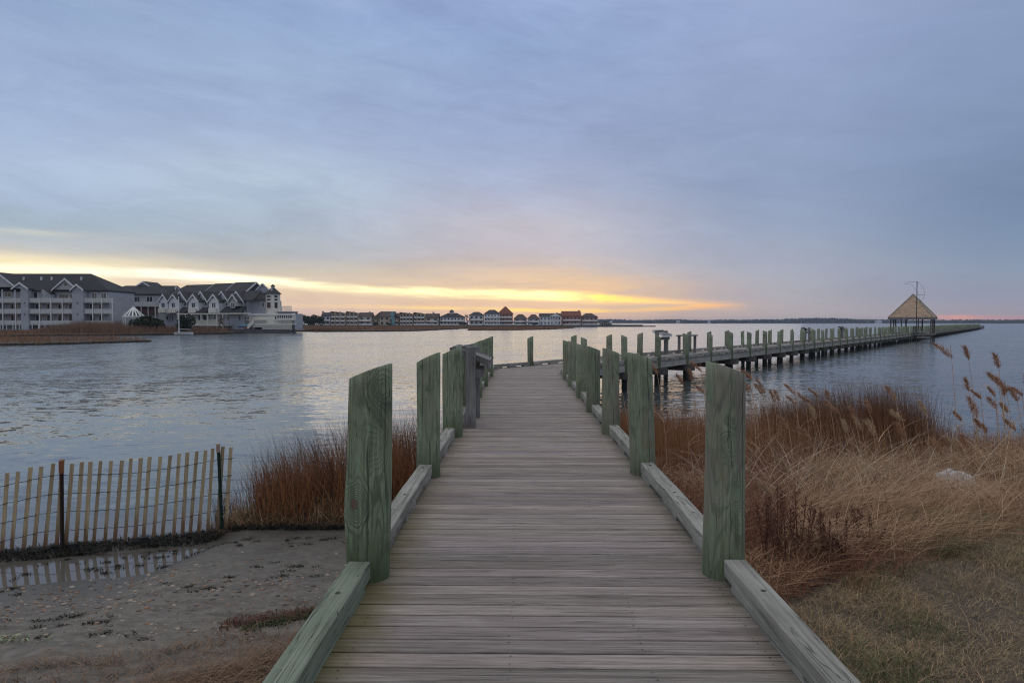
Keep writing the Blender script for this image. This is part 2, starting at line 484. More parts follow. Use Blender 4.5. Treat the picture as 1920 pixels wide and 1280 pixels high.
def mat_slat():
    m, g, b = material('fence_lath')
    o = g.obj(); r = g.orand()
    x, y, z = g.sep(o)
    off = g.m('MULTIPLY', r, 40.0)
    n = g.noise(g.comb(g.m('ADD', g.m('MULTIPLY', x, 50.0), off), y, g.m('MULTIPLY', z, 1.5)), 1.0, 4, 0.6)
    c = g.ramp(n, [(0.3, (0.30, 0.215, 0.115)), (0.6, (0.47, 0.365, 0.215))])
    rv = g.mapr(r, 0, 1, 0.78, 1.15)
    c = g.mix(1.0, c, g.comb(rv, rv, rv), 'MULTIPLY')
    stain = g.mapr(g.m('ADD', z, g.m('MULTIPLY', g.noise(g.comb(off, g.m('MULTIPLY', x, 20.0), g.m('MULTIPLY', z, 2.0)), 1.0, 3, 0.5), 0.5)), 0.30, 0.68, 1, 0, True)
    c = g.mix(g.m('MULTIPLY', stain, 0.8), c, (0.135, 0.055, 0.028))
    g.set(b.inputs['Base Color'], c)
    b.inputs['Roughness'].default_value = 0.75
    return m


# ------------------------------------------------------------------ render, camera, light
scene.render.engine = 'CYCLES'
scene.cycles.use_denoising = True
scene.cycles.denoising_prefilter = 'NONE'
try: scene.cycles.denoiser = 'OPENIMAGEDENOISE'
except Exception: pass
scene.cycles.filter_width = 1.15
scene.cycles.max_bounces = 6
scene.cycles.diffuse_bounces = 3
scene.cycles.glossy_bounces = 3
scene.cycles.transparent_max_bounces = 6
scene.cycles.caustics_reflective = False
scene.cycles.caustics_refractive = False
scene.view_settings.view_transform = 'Standard'
scene.view_settings.look = 'None'
scene.view_settings.exposure = 0.02
scene.view_settings.gamma = 1.0
scene.render.resolution_x, scene.render.resolution_y = 1024, 682

cd = bpy.data.cameras.new('camera')
cd.lens = 24.0; cd.sensor_width = 36.0
cd.clip_start = 0.05; cd.clip_end = 30000
cam = bpy.data.objects.new('camera', cd)
COL.objects.link(cam)
cam.location = (0, 0, EYE)
cam.rotation_euler = (PI / 2 - math.atan(35.0 / F), 0, 0)
scene.camera = cam


def lin(c):
    return tuple((v / 255 / 12.92) if v / 255 <= 0.04045 else ((v / 255 + 0.055) / 1.055) ** 2.4 for v in c)


SUN_AZ, SUN_EL = math.radians(3.0), math.radians(2.5)


def build_sky():
    w = bpy.data.worlds.new("World")
    scene.world = w
    w.use_nodes = True
    nt = w.node_tree
    for n in list(nt.nodes): nt.nodes.remove(n)
    g = G(nt)
    d = g.n('ShaderNodeTexCoord').outputs['Generated']
    x, y, z = g.sep(d)
    s = g.m('DIVIDE', x, g.m('MAXIMUM', g.m('SQRT', g.m('ADD', g.m('MULTIPLY', x, x), g.m('MULTIPLY', y, y))), 1e-4))
    el = g.m('MULTIPLY', g.m('ARCSINE', z, clamp=False), 180 / PI)      # degrees above the horizon
    front = g.mapr(y, -0.1, 0.25, 0, 1, True)

    def ang(px, py):
        a = math.atan((px - 960) / F)
        return math.sin(a), math.degrees(math.atan((HOR - py) / F * math.cos(a)))

    # clouds: sheared, stretched noise on the dome
    tilt = g.m('ADD', el, g.m('MULTIPLY', s, 11.0))
    c1 = g.noise(g.comb(g.m('MULTIPLY', s, 2.0), g.m('MULTIPLY', tilt, 0.085), 0.3), 1.5, 6, 0.55, 0.7)
    c2 = g.noise(g.comb(g.m('MULTIPLY', s, 4.5), g.m('MULTIPLY', el, 0.24), 5.0), 1.6, 6, 0.62, 1.0)
    c3 = g.noise(g.comb(g.m('MULTIPLY', s, 3.5), g.m('MULTIPLY', tilt, 0.85), 9.0), 1.5, 4, 0.6, 0.4)
    elw = g.m('ADD', el, g.m('ADD', g.m('MULTIPLY', g.m('SUBTRACT', c1, 0.5), 3.6), g.m('MULTIPLY', g.m('SUBTRACT', c2, 0.5), 1.6)))
    lowmix = g.mapr(el, 1.5, 8.0, 0, 1, True)
    elw = g.m('ADD', el, g.m('MULTIPLY', g.m('SUBTRACT', elw, el), lowmix))

    cols = {
        0:    [(600, (222, 200, 192)), (560, (240, 216, 190)), (520, (252, 234, 200)), (485, (252, 236, 196)), (465, (196, 194, 190)), (445, (184, 190, 196)), (415, (164, 180, 194)), (360, (164, 182, 206)), (290, (168, 186, 212)), (200, (159, 178, 210)), (90, (155, 174, 208)), (0, (146, 168, 202))],
        480:  [(600, (222, 192, 180)), (575, (226, 200, 184)), (545, (228, 204, 178)), (505, (200, 194, 184)), (480, (176, 182, 188)), (430, (168, 182, 198)), (370, (170, 187, 208)), (320, (176, 193, 214)), (230, (158, 176, 208)), (100, (152, 173, 206)), (0, (142, 164, 202))],
        960:  [(600, (216, 186, 166)), (575, (216, 190, 168)), (530, (204, 188, 174)), (495, (184, 180, 184)), (455, (182, 182, 196)), (415, (182, 184, 200)), (350, (162, 174, 202)), (260, (148, 166, 202)), (100, (146, 168, 206)), (0, (148, 168, 208))],
        1440: [(600, (176, 170, 174)), (560, (162, 164, 176)), (500, (158, 167, 186)), (440, (150, 165, 192)), (350, (138, 156, 188)), (200, (143, 161, 196)), (0, (149, 166, 204))],
        1920: [(600, (165, 156, 166)), (560, (145, 151, 172)), (500, (134, 150, 175)), (440, (122, 142, 171)), (380, (117, 138, 169)), (200, (128, 146, 179)), (0, (136, 154, 189))],
    }
    ramps = []
    for px, st in cols.items():
        rs = sorted((max(0.0, ang(px, py)[1]) / 60.0, lin(c)) for py, c in st)
        last = rs[-1][1]
        rs += [(0.62, tuple(0.5 * a + 0.5 * b for a, b in zip(last, ZENITH))), (0.95, ZENITH)]
        ramps.append((ang(px, 600)[0], g.ramp(g.m('DIVIDE', elw, 60.0), rs)))
    c = ramps[0][1]
    for i in range(1, len(ramps)):
        c = g.mix(g.mapr(s, ramps[i - 1][0], ramps[i][0], 0, 1, True), c, ramps[i][1])
    # soft light and dark streaks in the overcast
    st = g.m('ADD', g.m('MULTIPLY', g.m('SUBTRACT', c1, 0.5), 0.34), g.m('MULTIPLY', g.m('SUBTRACT', c3, 0.5), 0.13))
    st = g.m('ADD', st, g.m('MULTIPLY', g.m('SUBTRACT', c2, 0.5), 0.36))
    fade = g.mapr(s, 0.05, 0.5, 1.0, 0.45)
    st = g.m('ADD', 1.0, g.m('MULTIPLY', st, fade))
    c = g.mix(1.0, c, g.comb(st, st, g.m('ADD', 0.25, g.m('MULTIPLY', st, 0.75))), 'MULTIPLY')

    streak = g.m('SUBTRACT', g.noise(g.comb(g.m('MULTIPLY', s, 5.0), g.m('MULTIPLY', el, 2.6), 2.0), 1.0, 5, 0.62, 0.8), 0.5)
    patchy = g.mapr(g.noise(g.comb(g.m('MULTIPLY', s, 7.0), g.m('MULTIPLY', el, 1.1), 17.0), 1.0, 5, 0.65, 0.6), 0.36, 0.56, 0.25, 1.0)
    fine = g.m('SUBTRACT', g.noise(g.comb(g.m('MULTIPLY', s, 9.0), g.m('MULTIPLY', tilt, 5.0), 7.0), 1.0, 4, 0.6, 0.5), 0.5)

    def band(pts, up, down, colours, inten, gain, wob, soft=True):
        nonlocal c
        fc = g.n('ShaderNodeFloatCurve')
        cu = fc.mapping.curves[0]
        ps = [ang(px, py) for px, py in pts]
        ps = [((a + 0.8) / 1.6, max(0.0, e) / 12.0) for a, e in ps]
        cu.points[0].location = (0.0, ps[0][1]); cu.points[1].location = (1.0, ps[-1][1])
        for q in ps: cu.points.new(*q)
        fc.mapping.update()
        u = g.m('DIVIDE', g.m('ADD', s, 0.8), 1.6)
        g.set(fc.inputs['Value'], u)
        ce = g.m('MULTIPLY', fc.outputs[0], 12.0)
        dd = g.m('ADD', g.m('SUBTRACT', el, ce), g.m('MULTIPLY', streak, wob))
        dd = g.m('ADD', dd, g.m('MULTIPLY', fine, wob * 0.6))
        k = 1280 * PI / 180
        a = g.mapr(dd, 0.0, up / k, 1, 0, True); b_ = g.mapr(dd, -down / k, 0.0, 0, 1, True)
        col = g.ramp(u, [((ang(px, 600)[0] + 0.8) / 1.6, tuple(v * gain for v in lin(q))) for px, q in colours])
        it = g.ramp(u, [((ang(px, 600)[0] + 0.8) / 1.6, q) for px, q in inten])
        f = g.m('MULTIPLY', g.m('MULTIPLY', g.m('MULTIPLY', g.m('MULTIPLY', a, b_), it), front), patchy if soft else 1.0)
        c = g.mix(f, c, col)

    # warm glow round the hidden sun
    band([(0, 545), (500, 545), (900, 540), (1100, 545), (1400, 572), (1920, 580)], 75, 60,
         [(0, (248, 228, 200)), (900, (246, 212, 168)), (1150, (246, 200, 140)), (1450, (222, 180, 158))],
         [(-400, 0.0), (300, 0.10), (700, 0.20), (980, 0.44), (1120, 0.48), (1300, 0.26), (1480, 0.0), (1919, 0.0)], 1.0, 0.25)
    # thin pale streak higher up
    band([(-400, 420), (0, 434), (200, 446), (400, 460), (700, 486), (1920, 500)], 9, 9,
         [(0, (246, 232, 196)), (700, (225, 212, 196))],
         [(-600, 0.45), (0, 0.42), (150, 0.22), (350, 0.06), (600, 0.0), (1919, 0.0)], 1.0, 0.5)
    # the long bright gap in the cloud
    band([(-500, 492), (0, 502), (150, 506), (300, 512), (500, 526), (700, 543), (850, 548), (1000, 552), (1100, 556), (1200, 563), (1350, 571), (1920, 590)], 12, 17,
         [(-300, (255, 236, 190)), (0, (255, 243, 208)), (350, (255, 250, 228)), (600, (255, 246, 196)), (900, (255, 244, 176)), (1040, (255, 247, 170)), (1130, (255, 218, 110)), (1330, (246, 184, 112))],
         [(-600, 0.6), (0, 0.75), (300, 0.85), (480, 0.9), (640, 0.75), (760, 0.9), (880, 1.0), (1040, 1.0), (1130, 0.9), (1230, 0.65), (1320, 0.4), (1410, 0.0), (1919, 0.0)], 1.45, 0.40)
    # lower golden streaks
    band([(-500, 560), (0, 562), (500, 572), (700, 576), (800, 577), (1000, 581), (1100, 582), (1250, 579), (1340, 573), (1920, 585)], 6, 6,
         [(300, (245, 205, 160)), (700, (252, 214, 140)), (1000, (255, 226, 120)), (1150, (255, 214, 104)), (1330, (244, 180, 112))],
         [(300, 0.0), (620, 0.35), (780, 0.6), (960, 0.85), (1120, 0.95), (1250, 0.85), (1340, 0.55), (1400, 0.0), (1919, 0.0)], 1.15, 0.32)
    # pink embers low in the far corner
    band([(-500, 597), (1600, 597), (1800, 596), (1920, 598), (2200, 598)], 8, 10,
         [(1700, (232, 170, 160)), (1790, (250, 166, 142)), (1920, (226, 150, 146))],
         [(1650, 0.0), (1740, 0.45), (1800, 0.8), (1850, 0.5), (1919, 0.55), (2300, 0.0)], 1.0, 0.1)

    bg = g.n('ShaderNodeBackground'); g.set(bg.inputs['Color'], c); bg.inputs['Strength'].default_value = 1.0
    # the clear dusk sky above the cloud, a faint part of the light
    sky = g.n('ShaderNodeTexSky')
    sky.sky_type = 'NISHITA'; sky.sun_disc = False
    sky.sun_elevation = SUN_EL; sky.sun_rotation = SUN_AZ
    bg2 = g.n('ShaderNodeBackground'); g.set(bg2.inputs['Color'], sky.outputs[0]); bg2.inputs['Strength'].default_value = 0.004
    ad = g.n('ShaderNodeAddShader'); out = g.n('ShaderNodeOutputWorld')
    nt.links.new(bg.outputs[0], ad.inputs[0]); nt.links.new(bg2.outputs[0], ad.inputs[1]); nt.links.new(ad.outputs[0], out.inputs[0])


ZENITH = (0.78, 0.775, 0.775)
build_sky()

sl = bpy.data.lights.new('sun', 'SUN')
sl.energy = 0.12; sl.angle = math.radians(40); sl.color = (1.0, 0.84, 0.64)
sun = bpy.data.objects.new('sun', sl)
COL.objects.link(sun)
# light travels from the sun: from azimuth SUN_AZ (off +Y towards +X) down to the ground
sd = Vector((math.sin(SUN_AZ) * math.cos(SUN_EL), math.cos(SUN_AZ) * math.cos(SUN_EL), math.sin(SUN_EL)))
sun.rotation_euler = (-sd).to_track_quat('-Z', 'Y').to_euler()

# ------------------------------------------------------------------ shared materials
M = {}
M['planks'] = mat_planks()
M['beam'] = mat_beam('weathered_beam', (0.14, 0.135, 0.115), (0.27, 0.26, 0.225), (0.42, 0.405, 0.36))
M['beam_pale'] = mat_beam('pale_beam', (0.20, 0.19, 0.16), (0.36, 0.34, 0.295), (0.52, 0.49, 0.43))
M['beam_green'] = mat_beam('green_beam', (0.10, 0.125, 0.085), (0.19, 0.225, 0.165), (0.30, 0.33, 0.26))
M['post_grey'] = mat_beam('grey_post', (0.11, 0.10, 0.095), (0.20, 0.19, 0.18), (0.30, 0.29, 0.285), axis=2)
M['dark_beam'] = mat_beam('dark_beam', (0.06, 0.055, 0.045), (0.12, 0.11, 0.095), (0.20, 0.185, 0.16))
M['nail'] = plain('rusty_nail', (0.03, 0.025, 0.022), 0.6)
M['water'] = mat_water()
M['ground'] = mat_ground()
M['white'] = plain('white_paint', (0.74, 0.74, 0.72), 0.6, 0.08)
M['cream'] = plain('cream_paint', (0.70, 0.67, 0.58), 0.6, 0.08)
M['trim'] = plain('pale_trim', (0.68, 0.685, 0.70), 0.6, 0.08)
M['black'] = plain('block_and_shade_black', (0.015, 0.015, 0.016), 0.6)
M['iron'] = plain('dark_iron', (0.03, 0.032, 0.035), 0.5, metallic=0.3)
M['glass'] = mat_glass('window_glass')
M['glass_dark'] = mat_glass('shaded_glass', (0.008, 0.009, 0.011))


def vnoise(x, y, seed=0):
    """smooth value noise in 0..1 (numpy)"""
    x = np.asarray(x, float); y = np.asarray(y, float)
    xi = np.floor(x).astype(np.int64); yi = np.floor(y).astype(np.int64)
    fx = x - xi; fy = y - yi
    fx = fx * fx * (3 - 2 * fx); fy = fy * fy * (3 - 2 * fy)
    def hsh(a, b):
        h = (a * 374761393 + b * 668265263 + seed * 974711) & 0x7fffffff
        h = ((h ^ (h >> 13)) * 1274126177) & 0x7fffffff
        return ((h ^ (h >> 16)) & 0xffff) / 65535.0
    a = hsh(xi, yi); b = hsh(xi + 1, yi); c = hsh(xi, yi + 1); d_ = hsh(xi + 1, yi + 1)
    return (a * (1 - fx) + b * fx) * (1 - fy) + (c * (1 - fx) + d_ * fx) * fy


def sstep(v, a, b):
    t = np.clip((v - a) / (b - a), 0, 1)
    return t * t * (3 - 2 * t)


def ground_z(x, y):
    x = np.asarray(x, float); y = np.asarray(y, float)
    # sandy side
    yf = 8.73 + 0.3456 * (np.maximum(x, -14) + 3.75)
    e = yf - y + 0.10 * (vnoise(x * 1.7, y * 1.7, 3) - 0.5)
    sand = np.interp(e, [-12, -3, -1, -0.40, -0.10, 0.12, 0.27, 0.50, 1.22, 1.75, 2.7, 4.2, 8, 20],
                     [-1.6, -0.7, -0.25, -0.07, 0.045, 0.05, -0.005, -0.045, 0.0, 0.06, 0.17, 0.32, 0.65, 0.95])
    fill = sstep(x, -4.1, -3.3) * sstep(e, 0.25, 1.1) * (1 - sstep(e, 1.2, 1.9)) * 0.045
    sand = sand + fill
    yb = y - 8.98 - 0.10 * (vnoise(x * 2.0, y * 0.1, 5) - 0.5)
    bank = np.interp(yb, [-20, -8, -5, -2.2, -0.35, -0.12, 0.1, 1.9, 2.5, 4, 9], [0.95, 0.65, 0.36, 0.16, 0.07, 0.10, 0.19, 0.16, -0.05, -0.4, -1.5])
    k = sstep(x, -3.95, -3.35)
    left = sand * (1 - k) + bank * k
    # grassy side
    yy = y + (x - 2.5) * 0.22 * sstep(x, 2.5, 6)
    right = np.interp(yy, [-30, 1, 3, 5, 7, 9, 12, 15.5, 17.5, 21, 32], [1.0, 0.93, 0.88, 0.80, 0.66, 0.47, 0.26, 0.13, -0.03, -0.4, -1.6])
    right = right + 0.10 * (vnoise(x * 0.9, y * 0.9, 8) - 0.5) * sstep(x, 1.8, 3) + 0.05 * (vnoise(x * 2.6, y * 2.6, 9) - 0.5)
    b = sstep(x, -1.2, 1.9)
    zz = left * (1 - b) + right * b + 0.012 * (vnoise(x * 5, y * 5, 4) - 0.5)
    return zz


def axis(parts):
    out = []
    for a, b, st in parts: out.append(np.arange(a, b, st))
    return np.concatenate(out)


def grid_mesh(name, xs, ys, zfun, mat):
    X, Y = np.meshgrid(xs, ys)
    Z = zfun(X, Y)
    nx, ny = len(xs), len(ys)
    co = np.stack([X, Y, Z], -1).reshape(-1, 3)
    i = np.arange(nx * ny).reshape(ny, nx)
    q = np.stack([i[:-1, :-1], i[:-1, 1:], i[1:, 1:], i[1:, :-1]], -1).reshape(-1, 4)
    return np_mesh(name, co, q, mat, True)


def np_mesh(name, co, quads, mat, smooth=False, parent=None):
    me = bpy.data.meshes.new(name)
    n, k = len(co), len(quads)
    w = quads.shape[1]
    me.vertices.add(n); me.vertices.foreach_set('co', co.astype(np.float32).ravel())
    me.loops.add(k * w); me.loops.foreach_set('vertex_index', quads.astype(np.int32).ravel())
    me.polygons.add(k)
    me.polygons.foreach_set('loop_start', np.arange(0, k * w, w, dtype=np.int32))
    if smooth: me.polygons.foreach_set('use_smooth', np.ones(k, dtype=bool))
    me.update(calc_edges=True)
    me.materials.append(mat)
    o = bpy.data.objects.new(name, me)
    COL.objects.link(o)
    if parent: o.parent = parent
    return o


# ------------------------------------------------------------------ water and shore
wb = MB()
wb.add([(-9000, -400, 0), (9000, -400, 0), (9000, 12000, 0), (-9000, 12000, 0)], [(0, 1, 2, 3)])
tag(wb.build('water', M['water']), kind='structure')
gx = axis([(-60, -12, 2.0), (-12, -7, 0.4), (-7, 8, 0.09), (8, 16, 0.3), (16, 62, 2.0)])
gy = axis([(-60, -4, 2.0), (-4, 2, 0.4), (2, 12.5, 0.09), (12.5, 20, 0.25), (20, 36, 1.5)])
tag(grid_mesh('ground', gx, gy, ground_z, M['ground']), kind='structure')


# ------------------------------------------------------------------ boardwalk
BW_ROT = -math.radians(0.8)      # the walk runs a touch to the bay side
def bw(x, y):                    # boardwalk frame -> world
    c_, s_ = math.cos(BW_ROT), math.sin(BW_ROT)
    return (x * c_ - y * s_, x * s_ + y * c_)


XL0, XR0 = -1.12, 1.455
LP = [4.40, 7.30, 9.85, 12.4, 15.1, 17.7, 20.9]
RP = [4.46, 7.46, 10.15, 12.65, 15.0, 17.7, 19.9]
LH = [1.385, 1.33, 1.30, 1.27, 1.26, 1.245, 1.235]
RH = [1.395, 1.33, 1.275, 1.22, 1.19, 1.18, 1.145]
LR = [0.137, 0.123, 0.140, 0.125, 0.128, 0.125, 0.130]
RR = [0.127, 0.133, 0.131, 0.127, 0.128, 0.130, 0.126]

walk = tag(empty('boardwalk', (0, 0, DECK), BW_ROT), 'grey plank boardwalk leading over the beach to the bend', 'boardwalk')


def plank(mb, x0, x1, y, w, t=0.038):
    dz0, dz1 = rnd.uniform(-.0016, .0016), rnd.uniform(-.0016, .0016)
    dy = rnd.uniform(-.0012, .0012)
    a, b = y - w / 2 + dy, y + w / 2 + rnd.uniform(-.0012, .0012)
    ch = 0.004
    sec = [(a, -t), (b, -t), (b, -ch), (b - ch, 0), (a + ch, 0), (a, -ch)]
    v = [(x0, p, q + dz0) for p, q in sec] + [(x1, p, q + dz1) for p, q in sec]
    f = [(5, 4, 3, 2, 1, 0), (6, 7, 8, 9, 10, 11)] + [(i, i + 6, (i + 1) % 6 + 6, (i + 1) % 6)[::-1] for i in range(6)]
    mb.add(v, f, 0)


def nail(mb, x, y, r=0.0042):
    k = 6
    mb.add([(x + r * math.cos(2 * PI * i / k), y + r * math.sin(2 * PI * i / k), 0.0022) for i in range(k)], [tuple(range(k))], 1)


PITCH = 0.1465
mb = MB()
y = -3.0
PA = math.radians(36.5)
pu = (math.sin(PA), math.cos(PA)); pn = (math.cos(PA), -math.sin(PA))
PIER0 = (-0.80, 24.45)          # outer corner of the bend, start of the pier's bay edge
while y < 24.2:
    x1 = XR0 + rnd.uniform(-.006, .006)
    x0 = XL0 + rnd.uniform(-.006, .006)
    if x0 < x1 - 0.1:
        plank(mb, x0, x1, y, PITCH - 0.0110)
        if y < 12:
            for nx in (-0.86, -0.055, 0.62, 1.22):
                for s in (-0.036, 0.036):
                    if rnd.random() < 0.72:
                        nail(mb, nx + rnd.uniform(-.012, .012), y + s + rnd.uniform(-.01, .01), rnd.uniform(.0033, .0058))
    y += PITCH
mb.build('deck', [M['planks'], M['nail']], walk)
for sx in (-0.95, 0.16, 1.28):
    mb = MB(); mb.box(sx - 0.04, sx + 0.04, 3.0, 23.5, -0.27, -0.041)
    mb.build('joist', M['dark_beam'], walk)
for sx in (XL0 - 0.03, XR0 + 0.03):
    mb = MB(); mb.box(sx - 0.02, sx + 0.02, -3.0, 23.4 if sx > 0 else 24.3, -0.24, -0.012)
    mb.build('rim_joist', M['dark_beam'], walk)


def curb(parent, x, y0, y1, mat, bolts=True, w=0.14):
    """one kerb timber lying on spacer blocks"""
    mb = MB()
    z0, z1 = 0.045, 0.150
    ch = 0.007
    sec = [(x - w / 2, z0), (x + w / 2, z0), (x + w / 2, z1 - ch), (x + w / 2 - ch, z1), (x - w / 2 + ch, z1), (x - w / 2, z1 - ch)]
    n = max(2, int((y1 - y0) / 0.5))
    v = []
    for i in range(n + 1):
        yy = y0 + (y1 - y0) * i / n
        wob = 0.003 * math.sin(yy * 3.1 + x)
        v += [(p + wob, yy, q + 0.002 * math.sin(yy * 2.3)) for p, q in sec]
    f = [(5, 4, 3, 2, 1, 0), tuple(range(n * 6, n * 6 + 6))]
    for i in range(n):
        for k in range(6):
            f.append((i * 6 + k, i * 6 + (k + 1) % 6, i * 6 + 6 + (k + 1) % 6, i * 6 + 6 + k))
    mb.add(v, f)
    L = y1 - y0
    o = mb.build('curb_timber', mat, parent)
    for q in ((0.02, 0.20), (0.40, 0.60), (0.82, 0.98)):
        b = MB(); b.box(x - w / 2 + 0.004, x + w / 2 - 0.004, y0 + q[0] * L, y0 + q[1] * L, 0.001, z0 - 0.0005)
        b.build('spacer_block', mat, o)
    if bolts:
        for q in (0.06, 0.52, 0.93):
            b = MB(); b.tube([(x, y0 + q * L, z1 - 0.004), (x, y0 + q * L, z1 + 0.004)], 0.015, 10)
            b.build('bolt', M['nail'], o)
    return o


lx, rx = -1.02, 1.355
edges = [-3.0] + LP + [24.2]
for i in range(len(edges) - 1):
    a = edges[i] + (LR[i - 1] * 0.35 if i else 0); b = edges[i + 1] - (LR[i] * 0.55 if i < len(LP) else 0)
    if i == 0: b = LP[0] - 0.135
    curb(walk, lx, a + (0.06 if i else 0), b - 0.02, M['beam_green'] if i == 0 else M['beam'], i < 4)
edges = [-3.0] + RP + [22.6]
for i in range(len(edges) - 1):
    a = edges[i] + (RR[i - 1] * 0.35 if i else 0); b = edges[i + 1] - (RR[i] * 0.55 if i < len(RP) else 0)
    if i == 0: b = RP[0] - 0.125
    curb(walk, rx, a + (0.06 if i else 0), b - 0.02, M['beam'], i < 4)


def piling_mesh(name, r, top, slope, side, foot, mat, seed=0, segs=30, levels=26, lump=0.006, bulge=None):
    """a round timber pile; the top is sawn off slanting down towards `side` (+1 = +x, -1 = -x); origin at deck height"""
    R = random.Random(seed)
    ph = [R.uniform(0, 6.28) for _ in range(6)]
    v, f = [], []
    zs = [foot + (top - foot) * i / (levels - 1) for i in range(levels)]
    for i, z in enumerate(zs):
        tp = r * (1.0 + 0.035 * (1 - (z - foot) / (top - foot)))
        for k in range(segs):
            a = 2 * PI * k / segs
            rr = tp + lump * (math.sin(2 * a + ph[0] + z * 1.1) * 0.5 + math.sin(3 * a + ph[1] - z * 2.3) * 0.35 + math.sin(5 * a + ph[2] + z * 4.0) * 0.18 + 0.5 * math.sin(z * 3.3 + ph[3]))
            if bulge:
                rr += bulge[2] * math.exp(-((z - bulge[0]) / 0.22) ** 2) * max(0, math.cos(a - bulge[1]))
            x, y_ = rr * math.cos(a), rr * math.sin(a)
            zz = z
            if i >= levels - 5:
                # blend to the slanted cut
                q = min(1.0, max(0.0, (x * side + r) / (2 * r)))
                cut = top - slope * (q ** 1.25)
                zz = z if z < cut - 0.10 else None
                if zz is None:
                    kk = (i - (levels - 5)) / 4.0
                    zlow = zs[levels - 6]
                    zz = zlow + (cut - zlow) * ((i - (levels - 6)) / 5.0)
                else:
                    zlow = zs[levels - 6]
                    zz = zlow + (cut - zlow) * ((i - (levels - 6)) / 5.0)
            v.append((x, y_, zz))
    for i in range(levels - 1):
        for k in range(segs):
            f.append((i * segs + k, i * segs + (k + 1) % segs, (i + 1) * segs + (k + 1) % segs, (i + 1) * segs + k))
    # eased arris and the sawn face
    o = len(v)
    for k in range(segs):
        x, y_, z = v[(levels - 1) * segs + k]
        v.append((x * 0.95, y_ * 0.95, z + 0.004))
    for k in range(segs):
        f.append(((levels - 1) * segs + k, (levels - 1) * segs + (k + 1) % segs, o + (k + 1) % segs, o + k))
    f.append(tuple(range(o, o + segs)))
    f.append(tuple(range(segs - 1, -1, -1)))
    me = bpy.data.meshes.new(name)
    me.from_pydata(v, [], f)
    me.materials.append(mat)
    sm = [True] * len(f); sm[-1] = sm[-2] = False
    me.polygons.foreach_set('use_smooth', sm)
    me.update()
    return me


M['pile'] = mat_piling('treated_pile', ring_amp=0.30, rings=80, greyness=0.38)
M['pile_r'] = mat_piling('treated_pile_grey', ring_amp=0.30, rings=80, greyness=0.85, brown=0.7, algae=0.4)
M['pile_a'] = mat_piling('treated_pile_knotty', knots=((-0.070, 0.505, 0.034, 0.115, 1), (0.080, 1.235, 0.034, 0.07, 0), (0.06, 0.86, 0.040, -0.07, 0)), ring_amp=0.85, brown=0.40, rings=66, greyness=0.2)
M['pile_b'] = mat_piling('treated_pile_swirl', knots=((-0.01, 0.88, 0.026, 0.06, 0), (0.06, 0.42, 0.026, 0.07, 0)), ring_amp=0.55, brown=0.75, rings=90, greyness=1.0, algae=0.4)
M['pile_far'] = mat_piling('treated_pile_pale', bright=1.15, ring_amp=0.35, brown=0.4)


def add_obj(name, me, loc, rz=0.0):
    o = bpy.data.objects.new(name, me)
    COL.objects.link(o)
    o.location = loc; o.rotation_euler = (0, 0, rz)
    return o


ORD = ['first', 'second', 'third', 'fourth', 'fifth', 'sixth', 'seventh', 'eighth', 'ninth', 'tenth', 'eleventh', 'twelfth', 'thirteenth', 'fourteenth', 'fifteenth', 'sixteenth', 'seventeenth', 'eighteenth', 'nineteenth', 'twentieth']
LLAB = ['thick green piling with a brown knot, beside the sandy beach', 'green piling behind the knotty one, rising from rusty cordgrass', 'dark green piling next to the grey sign stand',
        'green piling hidden mostly behind the grey sign stand', 'green piling just past the grey sign stand', 'green piling two past the grey sign stand', 'tallest-looking green piling at the water end of the sandy side']
RLAB = ['big green piling with swirling grain, at the edge of the lawn', 'leaning green piling next after the big swirling one on the reedy side', 'green piling third along the reedy side of the walk',
        'green piling fourth along the reedy side of the walk', 'green piling fifth along the reedy side of the walk', 'green piling with rust brown foot, sixth along the reedy side', 'last green piling of the reedy side before the bend']
for i, yy in enumerate(LP):
    foot = -1.6 if yy > 8 else -1.25
    me = piling_mesh('piling', LR[i], LH[i], 0.105 if i else 0.10, -1, foot, M['pile_a'] if i == 0 else M['pile'], 20 + i, segs=40 if i < 3 else 28,
                     levels=34 if i < 3 else 24, bulge=(0.45, PI, 0.016) if i == 0 else None)
    X, Y = bw(-1.0 if i else -0.998, yy)
    o = add_obj('piling', me, (X, Y, DECK))
    if i == 0: o.rotation_euler = (0, math.radians(0.9), 0)
    tag(o, LLAB[i], 'piling', 'pilings along the boardwalk')
for i, yy in enumerate(RP):
    me = piling_mesh('piling', RR[i], RH[i], 0.085, 1, -1.3 if i < 3 else -1.6, M['pile_b'] if i == 0 else M['pile_r'], 40 + i, segs=40 if i < 3 else 28, levels=34 if i < 3 else 24)
    X, Y = bw(1.328, yy)
    o = add_obj('piling', me, (X, Y, DECK))
    if i == 1: o.rotation_euler = (0, math.radians(-1.6), 0)
    tag(o, RLAB[i], 'piling', 'pilings along the boardwalk')

# ------------------------------------------------------------------ the long pier after the bend
PW = 2.60
pier = tag(empty('pier', (PIER0[0], PIER0[1], DECK), -PA), 'long plank pier on piles running out across the bay', 'pier')
PLEN, PPOST = 372.0, 334.0
mb = MB()
